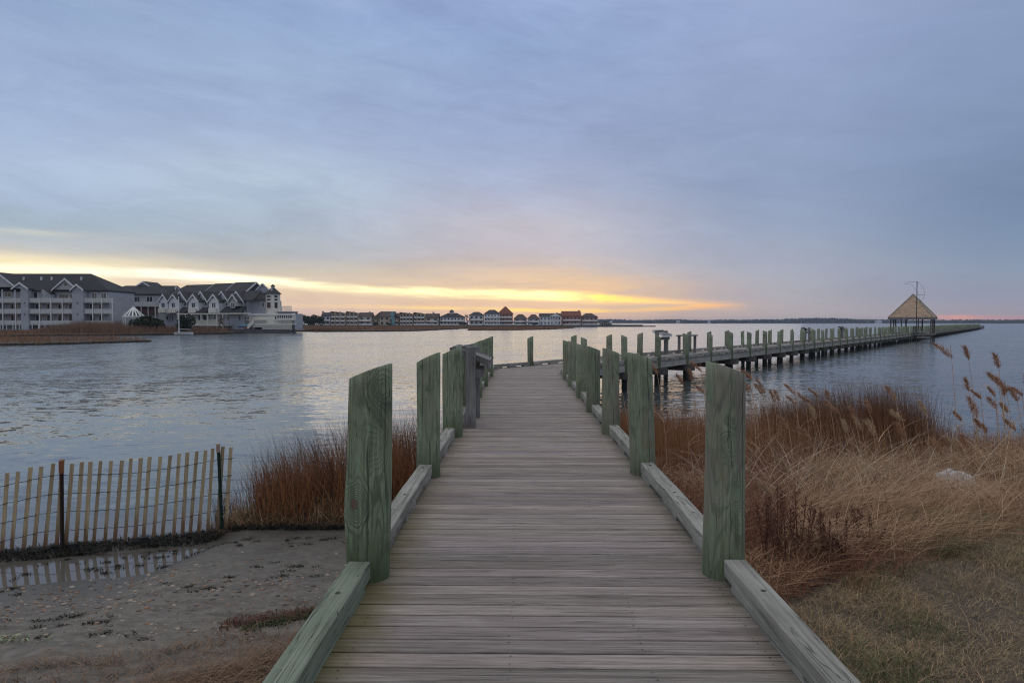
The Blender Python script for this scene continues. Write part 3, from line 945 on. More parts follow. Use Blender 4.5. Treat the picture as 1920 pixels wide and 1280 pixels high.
# in the pier frame x runs across (0 = bay edge, PW = shore edge), y along
t = -1.55
while t < PLEN:
    x0, x1 = 0.0, PW
    sp = PITCH if t < 140 else PITCH * 2
    if t >= 0.1:
        plank(mb, x0 + rnd.uniform(-.005, .005), x1 + rnd.uniform(-.005, .005), t, sp - 0.006, t=0.045)
        # lower by 4 mm so that it never shares a plane with the walk
    t += sp
d_ = mb.build('deck', M['planks'], pier); d_.location = (0, 0, -0.004)
for nm, sx, zz0, zz1 in (('rim_joist', 0.06, -0.33, -0.052), ('rim_joist', PW - 0.06, -0.33, -0.052), ('joist', PW * 0.5, -0.27, -0.052)):
    mb = MB()
    s = 0.3
    while s < PLEN - 0.1:
        e = min(s + 6.3, PLEN)
        mb.box(sx - 0.035, sx + 0.035, s, e - 0.012, zz0 + rnd.uniform(-.004, .004), zz1 - 0.001)
        s = e
    mb.build(nm, M['beam_pale'], pier)
SP = 3.17
T0 = 2.40
ts = [T0 + SP * k for k in range(int((PPOST - T0) / SP) + 1)]
far_cap = MB()
for k, t in enumerate(ts):
    if k < 40:
        b = MB()
        b.box(-0.28, PW + 0.28, t - 0.20, t - 0.12, -0.62, -0.335); b.box(-0.28, PW + 0.28, t + 0.12, t + 0.20, -0.62, -0.335)
        b.build('cap_beam', M['dark_beam'], pier)
    else:
        far_cap.box(-0.28, PW + 0.28, t - 0.20, t + 0.20, -0.62, -0.335)
tag(far_cap.build('cap_beam', M['dark_beam'], pier), kind='stuff')
far_curb = MB()
for k in range(len(ts) - 1):
    for sx in (0.11, PW - 0.11):
        a, b = ts[k] + 0.13, ts[k + 1] - 0.13
        if k < 24:
            curb(pier, sx, a, b, M['beam_pale'], False)
        else:
            far_curb.box(sx - 0.07, sx + 0.07, a, b, 0.045, 0.15)
            for q in (0.05, 0.5, 0.95):
                yy = a + (b - a) * q
                far_curb.box(sx - 0.066, sx + 0.066, yy - 0.2, yy + 0.2, 0.001, 0.0445)
tag(far_curb.build('curb_timber', M['beam_pale'], pier), kind='stuff')
curb(pier, 0.11, 0.1, T0 - 0.13, M['beam'], False)
b = MB()
b.box(-0.1, PW + 0.1, PLEN - 2.2, PLEN + 0.4, -0.9, 0.25)
b.build('end_bumper', M['dark_beam'], pier)

protos = {}
for side in (-1, 1):
    protos[side] = [piling_mesh('piling', 0.125 + 0.008 * (j - 1), 1.15 + 0.03 * (j % 2), 0.10, side, -2.2, M['pile_far'], 70 + j + side, segs=18, levels=16) for j in range(4)]
for k, t in enumerate(ts):
    for side in (-1, 1):
        x = 0.10 if side < 0 else PW - 0.10
        X = PIER0[0] + pu[0] * t + pn[0] * x; Y = PIER0[1] + pu[1] * t + pn[1] * x
        o = add_obj('piling', protos[side][k % 4], (X, Y, DECK - rnd.uniform(0, 0.05)), -PA * 0.35 + rnd.uniform(-0.2, 0.2))
        o.rotation_euler[1] = math.radians(rnd.uniform(-1.1, 1.1)); o.rotation_euler[0] = math.radians(rnd.uniform(-0.8, 0.8))
        edge = 'bay side' if side < 0 else 'shore side'
        gz = 31
        if k < 20:
            lab = '%s pale green piling after the bend on the %s of the pier' % (ORD[k], edge)
            grp = 'pilings along the pier before the gazebo'
        elif k < gz:
            lab = 'pale green piling shortly before the gazebo on the %s of the pier' % edge
            grp = 'pier pilings just before the gazebo, ' + edge
        else:
            lab = 'pale green piling in the long merged row beyond the gazebo'
            grp = 'pier pilings beyond the gazebo'
        tag(o, lab, 'piling', grp)


# ------------------------------------------------------------------ wooden sign stands
def stand(label, X, Y, rz, posts=((0, 0), (0, 1.1)), roof=True, z=DECK, h=1.27, panel_white=False, group='wooden stands on the decking'):
    st = tag(empty('sign_stand', (X, Y, z), rz), label, 'sign stand', group)
    for i, (x, y) in enumerate(posts):
        b = MB(); b.box(x - 0.075, x + 0.075, y - 0.075, y + 0.075, 0.002, h - 0.03 * i)
        b.build('post', M['post_grey'], st)
    y0, y1 = posts[0][1] + 0.10, posts[-1][1] + 0.05
    b = MB(); b.bar((-0.30, (y0 + y1) / 2, h - 0.01), (0.29, (y0 + y1) / 2, h - 0.24), y1 - y0 - 0.02, 0.035)
    b.build('slanted_panel', M['post_grey'], st)
    b = MB(); b.bar((-0.29, y0 - 0.03, h - 0.035), (0.30, y0 - 0.03, h - 0.262), 0.035, 0.09); b.bar((-0.29, y1 + 0.03, h - 0.035), (0.30, y1 + 0.03, h - 0.262), 0.035, 0.09)
    b.bar((0.27, y0 - 0.05, h - 0.30), (0.27, y1 + 0.05, h - 0.30), 0.05, 0.10)
    b.build('panel_frame', M['white'] if panel_white else M['post_grey'], st)
    b = MB(); b.box(-0.02, 0.16, y0 - 0.10, y1 + 0.08, h - 0.50, h - 0.36)
    b.build('cross_rail', M['post_grey'], st)
    b = MB(); b.hexa([(-0.36, y0 + 0.3, h - 0.16), (-0.08, y0 + 0.3, h - 0.03), (-0.08, y1 - 0.1, h - 0.03), (-0.36, y1 - 0.1, h - 0.16),
                      (-0.38, y0 + 0.3, h - 0.03), (-0.10, y0 + 0.3, h + 0.01), (-0.10, y1 - 0.1, h + 0.01), (-0.38, y1 - 0.1, h - 0.03)])
    b.build('back_board', M['post_grey'], st)
    return st


X, Y = bw(-0.80, 10.75)
stand('weathered grey sign stand with slanted top, beside the dark green piling', X, Y, BW_ROT)


def on_pier(t, x): return (PIER0[0] + pu[0] * t + pn[0] * x, PIER0[1] + pu[1] * t + pn[1] * x)


X, Y = on_pier(13.2, 0.42)
stand('grey sign stand with white edged panel, second deck bay after the bend', X, Y, -PA, panel_white=True)
# a leaning rail made of two posts pairs with a cap
X, Y = on_pier(16.1, 0.40)
st = tag(empty('rail_stand', (X, Y, DECK), -PA), 'low weathered table on four legs between pier pilings past the white edged stand', 'wooden table')
for (a, c) in ((0, 0), (0.42, 0), (0, 1.2), (0.42, 1.2)):
    b = MB(); b.box(a - 0.06, a + 0.06, c - 0.06, c + 0.06, 0.002, 0.92); b.build('leg', M['post_grey'], st)
b = MB(); b.box(-0.12, 0.54, -0.15, 1.35, 0.921, 0.99); b.build('top', M['post_grey'], st)
X, Y = on_pier(41.5, 1.2)
stand('sign stand with a white board, half way to the gazebo', X, Y, -PA + 0.5, panel_white=True)
X, Y = on_pier(59.0, 0.5)
stand('brown sign stand a few bays before the gazebo', X, Y, -PA + 0.3)

# ------------------------------------------------------------------ gazebo
GT = 101.5
gx_, gy_ = on_pier(GT, PW / 2 + 1.0)
gz = tag(empty('gazebo', (gx_, gy_, DECK), -PA), 'open gazebo with a bare wood pyramid roof over the pier', 'gazebo')
HW = 2.62
M['ply'] = mat_plywood()
b = MB()
ze, zt, ov = 2.50, 6.02, HW + 0.30
b.add([(-ov, -ov, ze), (ov, -ov, ze), (ov, ov, ze), (-ov, ov, ze), (0, 0, zt), (-ov, -ov, ze - 0.03), (ov, -ov, ze - 0.03), (ov, ov, ze - 0.03), (-ov, ov, ze - 0.03)],
      [(0, 1, 4), (1, 2, 4), (2, 3, 4), (3, 0, 4), (8, 7, 6, 5), (0, 5, 6, 1), (1, 6, 7, 2), (2, 7, 8, 3), (3, 8, 5, 0)])
rf = b.build('roof', M['ply'], gz)
b = MB()
for sx, sy in ((-1, -1), (1, -1), (1, 1), (-1, 1)): b.bar((sx * ov, sy * ov, ze + 0.03), (0, 0, zt + 0.03), 0.16, 0.05)
b.build('hip_trim', M['beam'], rf)
b = MB()
f_ = ov + 0.03
b.box(-f_, f_, -f_ - .04, -f_, ze - 0.34, ze - 0.02); b.box(-f_, f_, f_, f_ + .04, ze - 0.34, ze - 0.02)
b.box(f_ + .001, f_ + .041, -f_, f_, ze - 0.34, ze - 0.02); b.box(-f_ - .041, -f_ - .001, -f_, f_, ze - 0.34, ze - 0.02)
b.build('fascia', M['post_grey'], gz)
for x, y_ in ((-HW, -HW), (HW, -HW), (HW, HW), (-HW, HW), (-HW, 0.4), (HW, 0.2), (-1.2, -HW), (1.0, -HW), (-1.2, HW), (1.0, HW)):
    b = MB(); b.box(x - 0.085, x + 0.085, y_ - 0.085, y_ + 0.085, -1.6 if abs(x) > 2 else -0.04, ze - 0.05)
    b.build('post', M['dark_beam'], gz)
b = MB()
b.box(0.62, HW + 0.25, -HW - 0.2, HW + 0.2, -0.16, -0.02); b.box(-HW - 0.25, -2.36, -HW - 0.2, HW + 0.2, -0.16, -0.02)
b.build('platform', M['planks'], gz)
b = MB()
b.box(0.7, HW - 0.12, -HW - 0.28, -HW - 0.21, 0.22, 0.42); b.box(0.7, HW - 0.12, -HW - 0.28, -HW - 0.21, -0.62, -0.40)
b.build('bench_rail', M['beam'], gz)

# the thin pole with the crescent
d = 95.0
cp = tag(empty('crescent_pole', (PX(1718, d), d, 0), 0), 'thin dark pole with a crescent moon wire frame in front of the gazebo', 'pole')
b = MB(); b.tube([(0, 0, -0.5), (0, 0, PZ(527.5, d))], 0.052, 8); b.build('pole', M['iron'], cp)
def arc(pts, nm, r):
    q = [((px - 1718) * d / F, 0.02, PZ(py, d)) for px, py in pts]
    # Catmull-Rom through the points
    out = []
    for i in range(len(q) - 1):
        p0 = Vector(q[max(i - 1, 0)]); p1 = Vector(q[i]); p2 = Vector(q[i + 1]); p3 = Vector(q[min(i + 2, len(q) - 1)])
        for s in range(6):
            t = s / 6
            out.append(0.5 * ((2 * p1) + (p2 - p0) * t + (2 * p0 - 5 * p1 + 4 * p2 - p3) * t * t + (3 * p1 - p0 - 3 * p2 + p3) * t ** 3))
    out.append(Vector(q[-1]))
    b = MB(); b.tube(out, r, 6); b.build(nm, M['iron'], cp)
arc([(1695, 532), (1701, 529.3), (1709, 528.3), (1718, 529.3), (1726, 534.5), (1731, 543), (1732.5, 553), (1730, 561), (1727, 566)], 'crescent_outline', 0.014)
arc([(1695, 532), (1702, 532.5), (1709, 535.5), (1714.5, 540.5), (1718, 546.5), (1721, 553), (1724, 560), (1727, 566)], 'crescent_outline', 0.011)
b = MB(); b.bar((0, 0, PZ(552.5, d)), ((1732 - 1718) * d / F, 0.02, PZ(552.5, d)), 0.04, 0.04); b.build('strut', M['iron'], cp)

# ------------------------------------------------------------------ lath fence in the shallows
fdir = Vector((2.17, 0.75, 0)).normalized()
fang = math.atan2(0.75, 2.17)
F0 = Vector((-3.75, 8.73, 0))
fence = tag(empty('lath_fence', F0, fang), 'wired lath beach fence standing in the shallows', 'fence')
M['slat'] = mat_slat()
M['wire'] = plain('fence_wire', (0.05, 0.05, 0.052), 0.5, metallic=0.5)
M['post_green'] = plain('green_steel', (0.012, 0.035, 0.022), 0.5)
M['post_rust'] = plain('brown_steel', (0.035, 0.018, 0.012), 0.6)
M['rust_tip'] = plain('orange_rust', (0.22, 0.075, 0.03), 0.75)
M['pink_tip'] = plain('bare_tip', (0.35, 0.24, 0.18), 0.7)
sx = 0.085
tops = lambda u: 1.15 - 0.085 * min(1, max(0, (-u) / 1.0)) - 0.02 * max(0, min(1, (-u - 1.8) / 0.8)) - 0.10 * max(0, min(1, (-u - 1.95) / 0.6)) - 0.04 * max(0, -u - 2.5) * 0.3
ks = []
i = 0
while sx > -7.2:
    hh = tops(sx) + rnd.uniform(-.012, .012)
    if abs(sx + 1.78) < 0.06: hh += 0.06
    lean = 0.085 + rnd.uniform(-.02, .02)
    b = MB()
    w, t = rnd.uniform(.039, .046), .010
    z0 = -0.10
    x0 = -lean * 0.55
    for (za, zb) in ((z0, hh),):
        xa, xb = lean * (za - 0.5), lean * (zb - 0.5)
        b.hexa([(xa - w / 2, -t / 2, za), (xa + w / 2, -t / 2, za), (xa + w / 2, t / 2, za), (xa - w / 2, t / 2, za),
                (xb - w / 2, -t / 2, zb), (xb + w / 2, -t / 2, zb), (xb + w / 2, t / 2, zb), (xb - w / 2, t / 2, zb + rnd.uniform(-.004, .004))])
    o = b.build('slat', M['slat'], fence)
    o.location = (sx, rnd.uniform(-.006, .006), 0); o.rotation_euler = (rnd.uniform(-.02, .02), 0, rnd.uniform(-.15, .15))
    ks.append(sx)
    sx -= 0.106 + rnd.uniform(-.012, .012)
for hz in (0.97, 0.75, 0.53, 0.31):
    pts = []
    u = 0.12
    while u > -7.2:
        dip = -0.03 * math.sin(max(0, min(1, (-u) / 1.8)) * PI) + (0.94 * tops(u) - 1.05)
        pts.append((u + 0.085 * (hz - 0.5), (-0.011 if len(pts) % 2 else 0.011), hz + dip + rnd.uniform(-.004, .004)))
        u -= 0.053
    b = MB(); b.tube(pts, 0.0042, 5); b.build('wire', M['wire'], fence)
for (u, hh, mt, tip, tl, ln) in ((-0.02, 1.20, M['post_green'], M['pink_tip'], 0.10, -0.045), (-1.75, 1.10, M['post_rust'], M['rust_tip'], 0.15, 0.01)):
    b = MB()
    b.hexa([(u - .02 - ln, -.035, -.3), (u + .02 - ln, -.035, -.3), (u + .02 - ln, -.015, -.3), (u - .02 - ln, -.015, -.3), (u - .02, -.035, hh), (u + .02, -.035, hh), (u + .02, -.015, hh), (u - .02, -.015, hh)])
    b.hexa([(u - .003 - ln, -.060, -.3), (u + .003 - ln, -.060, -.3), (u + .003 - ln, -.0355, -.3), (u - .003 - ln, -.0355, -.3), (u - .003, -.060, hh), (u + .003, -.060, hh), (u + .003, -.0355, hh), (u - .003, -.0355, hh)])
    p_ = b.build('fence_post', mt, fence)
    b = MB(); b.box(u - .022, u + .022, -.062, -.013, hh - tl, hh + .004); b.build('post_tip', tip, p_)
for (px, py, w) in ((152, 1031, .075), (32, 1050, .08), (266, 1033, .07)):
    dd = 1.0
    X, Y = None, None
    u = {152: -1.62, 32: -2.75, 266: -0.85}[px]
    P = F0 + fdir * u + Vector((0.03, -0.10, 0))
    o = MB(); o.box(-w / 2, w / 2, -.03, .03, -0.05, 0.075); o.box(-w / 2 - .008, w / 2 + .008, -.035, .035, 0.0755, 0.088)
    q = o.build('weight_block', M['black']); q.location = (P.x, P.y, 0.03); q.rotation_euler = (0, 0, fang)
    tag(q, {152: 'small black block on the mud bank by the rusty fence post', 32: 'small black block on the mud bank at the far fence end', 266: 'small black block at the foot of the fence laths midway'}[px], 'block', 'black blocks along the fence foot')


# ------------------------------------------------------------------ far land, marsh
M['mud'] = plain('marsh_mud', (0.055, 0.045, 0.033), 0.85, 0.35, 0.3)
M['far_soil'] = plain('far_soil', (0.13, 0.10, 0.065), 0.9, 0.3, 0.1)
M['seawall'] = plain('seawall_timber', (0.10, 0.095, 0.09), 0.85, 0.25, 0.5)


def rough(poly, amp, step=4.0):
    out = []
    for i in range(len(poly)):
        a, c = Vector((*poly[i], 0)), Vector((*poly[(i + 1) % len(poly)], 0))
        n = max(1, int((c - a).length / step))
        for k in range(n):
            p = a + (c - a) * (k / n)
            out.append((p.x + amp * 2 * (float(vnoise(p.x * .31, p.y * .31, 95)) - .5), p.y + amp * 2 * (float(vnoise(p.x * .31, p.y * .31, 96)) - .5)))
    return out


def land(name, poly, top=0.45, mat=None, kind='structure'):
    if mat is None: poly = rough(poly, 1.6, 2.0 if poly[0][1] < 100 else 4.0)
    b = MB(); b.slab(poly, -0.8, top)
    return tag(b.build(name, mat or M['mud']), kind=kind)


strip1 = [(-150, 74), (-75, 79), (-61.5, 82), (-56, 87), (-53.5, 94), (-52.2, 99), (-55, 104), (-64, 109), (-76, 113), (-92, 117), (-150, 121)]
marsh1 = [(-260, 116), (-112, 118), (-100, 133), (-96, 141), (-88, 144), (-81.5, 147), (-76, 153), (-72.5, 160), (-69.6, 168), (-71.5, 180), (-73, 192), (-70.5, 203), (-66, 212), (-58, 214), (-52, 226), (-66, 262), (-90, 300), (-260, 300)]
marsh2 = [(-66, 214.5), (-60, 207), (-51, 208), (-43, 212), (-36, 219), (-31, 227), (-27.5, 262), (-24, 292), (-20, 330), (-18, 380), (-22, 436), (-175, 436), (-120, 320), (-75, 262)]
marsh3 = [(-17, 262), (-15.4, 247), (-8, 248), (0, 251), (10, 268), (19, 292), (26, 322), (34, 368), (22, 404), (2, 410), (-14, 405), (-16, 340), (-17.5, 300)]
land('marsh', strip1, 0.25); land('marsh', marsh1, 0.40); land('marsh', marsh2, 0.40); land('marsh', marsh3, 0.30)
town = [(-230, 438), (-20, 438), (40, 452), (83, 478), (88, 490), (88, 640), (-230, 640)]
land('town_ground', town, 1.1, M['far_soil'])
sw = tag(empty('seawall', (0, 437, 0)), 'low dark timber seawall along the far house row', 'seawall')
b = MB()
for (a, c) in (((-230, -0.2), (-20, -0.2)), ((-20, -0.2), (40, 14)), ((40, 14), (84, 40.5)), ((84, 40.5), (79.5 + 12, 42))):
    b.bar((a[0], a[1], 0.35), (c[0], c[1], 0.35), 0.6, 1.9)
b.build('wall', M['seawall'], sw)
b = MB(); b.bar((83, 40, 0.25), (76.5 + 24, 42, 0.25), 1.5, 0.9); b.build('jetty', M['seawall'], sw)


# ------------------------------------------------------------------ buildings
M['sid_blue'] = mat_siding('blue_grey_siding', (0.38, 0.395, 0.43))
M['sid_mauve'] = mat_siding('mauve_grey_siding', (0.385, 0.375, 0.375))
M['sid_dark'] = mat_siding('recess_siding', (0.180, 0.180, 0.198))
M['rail'] = plain('balcony_rail', (0.52, 0.52, 0.51), 0.7, 0.08)
M['shingle'] = mat_shingle('charcoal_shingle', (0.030, 0.031, 0.034))
M['shingle2'] = mat_shingle('grey_shingle', (0.046, 0.045, 0.047))
M['porch_brown'] = plain('porch_brown', (0.12, 0.062, 0.045), 0.8)


def window(parent, x0, x1, y, z0, z1, fr=0.14, mull=0, pane=None, frame=None):
    """frame with a glass pane as its sub-part; y is the wall face, the window stands slightly proud"""
    b = MB()
    b.box(x0 - fr, x1 + fr, y - 0.09, y + 0.02, z1, z1 + fr); b.box(x0 - fr, x1 + fr, y - 0.09, y + 0.02, z0 - fr, z0)
    b.box(x0 - fr, x0, y - 0.088, y + 0.02, z0, z1); b.box(x1, x1 + fr, y - 0.088, y + 0.02, z0, z1)
    for k in range(mull):
        xm = x0 + (x1 - x0) * (k + 1) / (mull + 1)
        b.box(xm - fr * .35, xm + fr * .35, y - 0.087, y + 0.02, z0, z1)
    o = b.build('window', frame or M['trim'], parent)
    b = MB(); b.box(x0, x1, y - 0.03, y + 0.015, z0, z1); b.build('pane', pane or M['glass'], o)
    return o


class Bld:
    def __init__(s, name, label, cat, d, pxc, group=None, z=0.4, rz=0.0):
        s.d = d; s.k = d / F; s.x0 = PX(pxc, d); s.z0 = z
        s.root = tag(empty(name, (s.x0, d, z), rz), label, cat, group)
    def X(s, px): return (px - 960) * s.k - s.x0
    def Z(s, py): return EYE + (HOR - py) * s.k - s.z0
    def box(s, nm, mat, px0, px1, py0, py1, y0, y1):
        b = MB(); b.box(s.X(px0), s.X(px1), y0, y1, s.Z(py1), s.Z(py0)); return b.build(nm, mat, s.root)
    def part(s, nm, mat, b): return b.build(nm, mat, s.root)
    def win(s, px0, px1, py0, py1, y, mull=0, pane=None, fr=0.13): return window(s.root, s.X(px0), s.X(px1), y, s.Z(py1), s.Z(py0), fr, mull, pane)
    def gable(s, pxl, pxr, pxa, pyf, pya, y0, y1, wall, roof, ov=0.35, trim=True, wallname='gable_wall'):
        xl, xr, xa, zf, za = s.X(pxl), s.X(pxr), s.X(pxa), s.Z(pyf), s.Z(pya)
        b = MB(); b.prism([(xl, zf), (xr, zf), (xa, za)], y0, y1); s.part(wallname, wall, b)
        b = MB()
        for x in (xl, xr):
            dx = x - xa; L = math.hypot(dx, zf - za)
            ex, ez = dx / L, (zf - za) / L
            nx, nz = -ez * (1 if dx > 0 else -1), abs(ex)
            p0 = (xa, za + 0.02); p1 = (x + ex * ov, zf + ez * ov)
            q = 0.22
            b.prism([p0, p1, (p1[0] + nx * q * 0, p1[1] + q), (p0[0], p0[1] + q * 1.25)], y0 - 0.3, y1)
        r = s.part('roof', roof, b)
        if trim:
            b = MB()
            for x in (xl, xr):
                dx = x - xa; L = math.hypot(dx, zf - za)
                ex, ez = dx / L, (zf - za) / L
                b.prism([(xa, za - 0.28), (x + ex * ov, zf + ez * ov - 0.2), (x + ex * ov, zf + ez * ov + 0.2), (xa, za + 0.26)], y0 - 0.42, y0 - 0.31)
            b.build('rake_trim', M['trim'], r)
        return r


# --- the long three storey condominium
A = Bld('condominium', 'long three storey grey condominium with stacked balconies behind the marsh', 'condominium', 180, 90)
W_ = 14.0
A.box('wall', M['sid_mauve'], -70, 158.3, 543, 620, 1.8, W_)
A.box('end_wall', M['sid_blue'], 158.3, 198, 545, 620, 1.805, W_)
b = MB(); b.roof(A.X(-72), A.X(199.5), 1.2, W_ + 0.6, A.Z(543.5), A.Z(513) + 0.5, A.X(-60), A.X(139), 7.6, 7.6, 0.3); A.part('roof', M['shingle'], b)
A.gable(-36, 31, -2, 538, 512.5, 0.2, 8.0, M['sid_mauve'], M['shingle'])
A.gable(27, 55.5, 41, 541, 531, -0.25, 6.0, M['sid_blue'], M['shingle'])
A.gable(99, 146, 122.5, 543, 523, 0.4, 7.5, M['sid_mauve'], M['shingle'])
A.gable(136, 158.5, 147, 543.5, 534, -0.25, 6.0, M['sid_blue'], M['shingle'])
A.box('bay', M['sid_blue'], 41, 55, 541.2, 620, -0.2, 1.79); A.box('bay', M['sid_blue'], 136.8, 158, 543.7, 620, -0.2, 1.79)
A.box('bay', M['sid_mauve'], -60, -8, 538.3, 620, 0.3, 1.79)
b = MB(); b.tube([(A.X(122.8), 0.28, A.Z(533)), (A.X(122.8), 0.38, A.Z(533))], 0.32, 12); A.part('round_vent', M['glass_dark'], b)
b = MB(); b.prism([(A.X(75), A.Z(542)), (A.X(84), A.Z(542)), (A.X(97), A.Z(552)), (A.X(97), A.Z(566)), (A.X(75), A.Z(566))][::-1], 0.9, 1.79); A.part('wing_wall', M['sid_blue'], b)
b = MB(); b.bar((A.X(83.5), 0.9, A.Z(541.3)), (A.X(97.3), 0.9, A.Z(551.4)), 1.9, 0.16, up=(0, 0, 1)); A.part('wing_coping', M['shingle'], b)
bays = [(-8, 6), (6, 30), (30, 41), (55, 75), (75, 96.5), (96.5, 118), (118, 136.8), (158, 174.5), (174.5, 191.5), (191.5, 212)]
for (a, c) in bays:
    A.box('balcony_floor', M['rail'], a, c, 565.5, 567.6, 0.0, 1.79); A.box('balcony_floor', M['rail'], a, c, 586.2, 588.2, 0.0, 1.79); A.box('balcony_floor', M['rail'], a, c, 607.3, 609.2, 0.0, 1.79)
    for (z0, z1) in ((558.7, 565), (579, 586), (600.8, 607)):
        A.box('balcony_rail', M['rail'], a + .5, c - .5, z0, z1, 0.08, 0.16)
for cx in (6, 30, 75, 96.5, 118, 174.5, 191.5, 211.5):
    A.box('column', M['trim'], cx - .75, cx + .75, 559 if cx not in (6, 30) else 543, 618, -0.12, 0.10)
for a, c in bays[1:9]:
    for (z0, z1) in ((570, 585), (591, 606)):
        m_ = (a + c) / 2; w_ = (c - a) * 0.28
        A.win(m_ - w_, m_ + w_, z0, z1, 1.78, 1, M['glass_dark'])
for (a, c, z0, z1, mu) in ((1, 13, 547.5, 556, 1), (-20, -6, 547.5, 556, 1), (56.5, 62.5, 547, 565, 0), (69, 80, 547, 565, 1), (104, 121, 551, 565, 2), (125, 133, 551, 565, 0), (166, 175, 549, 565, 1), (184, 193, 549, 565, 1), (31.5, 39, 548, 565, 1)):
    A.win(a, c, z0, z1, 1.78, mu)
for px in (20, 54, 74, 131):
    b = MB(); xx, yy, zz = A.X(px), 5.2, A.Z(521); b.box(xx - .18, xx + .18, yy - .18, yy + .18, zz - 0.5, zz + 0.6); A.part('roof_vent', M['trim'], b)
b = MB()
for px in range(-60, 213, 12): b.box(A.X(px), A.X(px + 1.1), -0.05, 0.10, A.Z(619), A.Z(609.3))
A.part('stilts', M['trim'], b)
for px in (48, 147):
    for py in (568, 589):
        b = MB(); b.box(A.X(px - .6), A.X(px + .6), -0.34, -0.21, A.Z(py + 1.2), A.Z(py - 1.2)); A.part('wall_lamp', M['iron'], b)

# --- the hipped block behind it
B = Bld('apartment_block', 'mauve grey apartment block with low hipped roof behind the white pavilion', 'apartment block', 206, 250)
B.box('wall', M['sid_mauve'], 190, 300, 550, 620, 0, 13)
b = MB(); b.roof(B.X(186), B.X(304), -0.5, 13.5, B.Z(551), B.Z(533.5), B.X(214), B.X(270), 6.5, 6.5, 0.25); B.part('roof', M['shingle'], b)
B.gable(231, 264, 248.5, 537, 526.5, 6.5, 15, M['sid_mauve'], M['shingle'])
b = MB(); b.roof(B.X(258), B.X(300), 8, 17, B.Z(545), B.Z(531.5), B.X(262), B.X(296), 12.5, 12.5, .2); B.part('rear_roof', M['shingle'], b)
for i, px in enumerate((298, 301.5, 304.5, 307.5)):
    B.box('chimney', M['sid_dark'] if i % 2 else M['trim'], px, px + 2.0, 534 + i * 1.3, 556, 10, 11)
for (a, c) in ((246.5, 252), (253.5, 263), (276, 287)): B.win(a, c, 556.5, 570.5, 0, 1)
B.box('balcony_rail', M['rail'], 243, 298, 566, 573.5, -1.8, -1.7)
B.box('balcony_floor', M['rail'], 243, 298, 573.7, 575, -1.8, -0.01)
B.box('porch', M['porch_brown'], 253, 296, 575.2, 589, -0.8, -0.02)
for px in (244, 258, 271, 284, 297): B.box('column', M['trim'], px - .5, px + .5, 575.2, 616, -1.78, -1.58)
for px in (210, 226): B.win(px, px + 4, 600, 606, 0)

# --- the townhouse row, turned so that its end gable shows
CA = -math.radians(23.0)
cX, cY = PX(318, 197), 197.0
C = tag(empty('townhouse_row', (cX, cY, 0.4), CA), 'row of blue grey gabled townhouses with charcoal roofs by the water', 'townhouses')
cc, cs = math.cos(CA), math.sin(CA)


def cl(px, yl=0.0):
    """x in the row's own frame of the sight line through column px at depth yl"""
    r = (px - 960) / F
    # world = (cX + x cc - y cs, cY + x cs + y cc); X = r Y
    return (r * (cY + yl * cc) - cX + yl * cs) / (cc - r * cs)


def cz(py, x, yl=0.0): return EYE + (HOR - py) * (cY + x * cs + yl * cc) / F - 0.4


def cbox(nm, mat, px0, px1, py0, py1, y0, y1, par=None):
    x0, x1 = cl(px0, y0), cl(px1, y0); xm = (x0 + x1) / 2
    b = MB(); b.box(x0, x1, y0, y1, cz(py1, xm, y0), cz(py0, xm, y0)); return b.build(nm, mat, par or C)


xe = cl(462, 3.0)
segs_ = [(cl(322, 3.0), cl(382, 3.0)), (cl(385, 3.0), cl(421, 3.0)), (cl(424, 3.0), cl(463, 3.0))]
b = MB(); b.box(cl(300, 0.6), cl(463, 0.6), 0.6, 9.8, -0.6, cz(566, 8)); b.build('wall', M['sid_blue'], C)
for i, (x0, x1) in enumerate(segs_):
    up = 0.35 * i
    ze_, zr_ = 10.9 + up * 0.3, 13.55 + up * 0.45
    b = MB(); b.box(x0, x1, 3.0, 10.0, 7.5, ze_ - 0.02); b.build('upper_wall', M['sid_blue'], C)
    xi = x0 + (2.4 if i == 0 else 0.2)
    b = MB(); b.roof(x0 - 0.2, x1 + 0.25, 2.6, 10.4, ze_, zr_, xi, x1 + 0.25, 6.5, 6.5, 0.25); r = b.build('roof', M['shingle2'], C)
    b = MB(); b.prism([(2.55, ze_ + 0.0), (6.5, zr_ + 0.05), (6.5, zr_ - 0.42), (2.55, ze_ - 0.42)], 0, 0.12)
    b.v = [(x1 + 0.26 + y_, x_, z_) for (x_, y_, z_) in b.v]; b.build('rake_trim', M['trim'], r)
    b = MB(); b.prism([(6.5, zr_ + 0.05), (10.4, ze_), (10.4, ze_ - 0.3), (6.5, zr_ - 0.35)], 0, 0.1)
    b.v = [(x1 + 0.26 + y_, x_, z_) for (x_, y_, z_) in b.v]; b.build('rake_trim', M['trim'], r)
    # lean-to roof over the front rooms
    b = MB(); b.prism([(-0.2, 8.55), (3.0, ze_ + 0.1), (3.0, ze_ - 0.3), (-0.2, 8.25)], 0, x1 - x0 + (0.2 if i < 2 else 5.4))
    b.v = [(x0 + y_, x_, z_) for (x_, y_, z_) in b.v]; b.build('lower_roof', M['shingle2'], C)


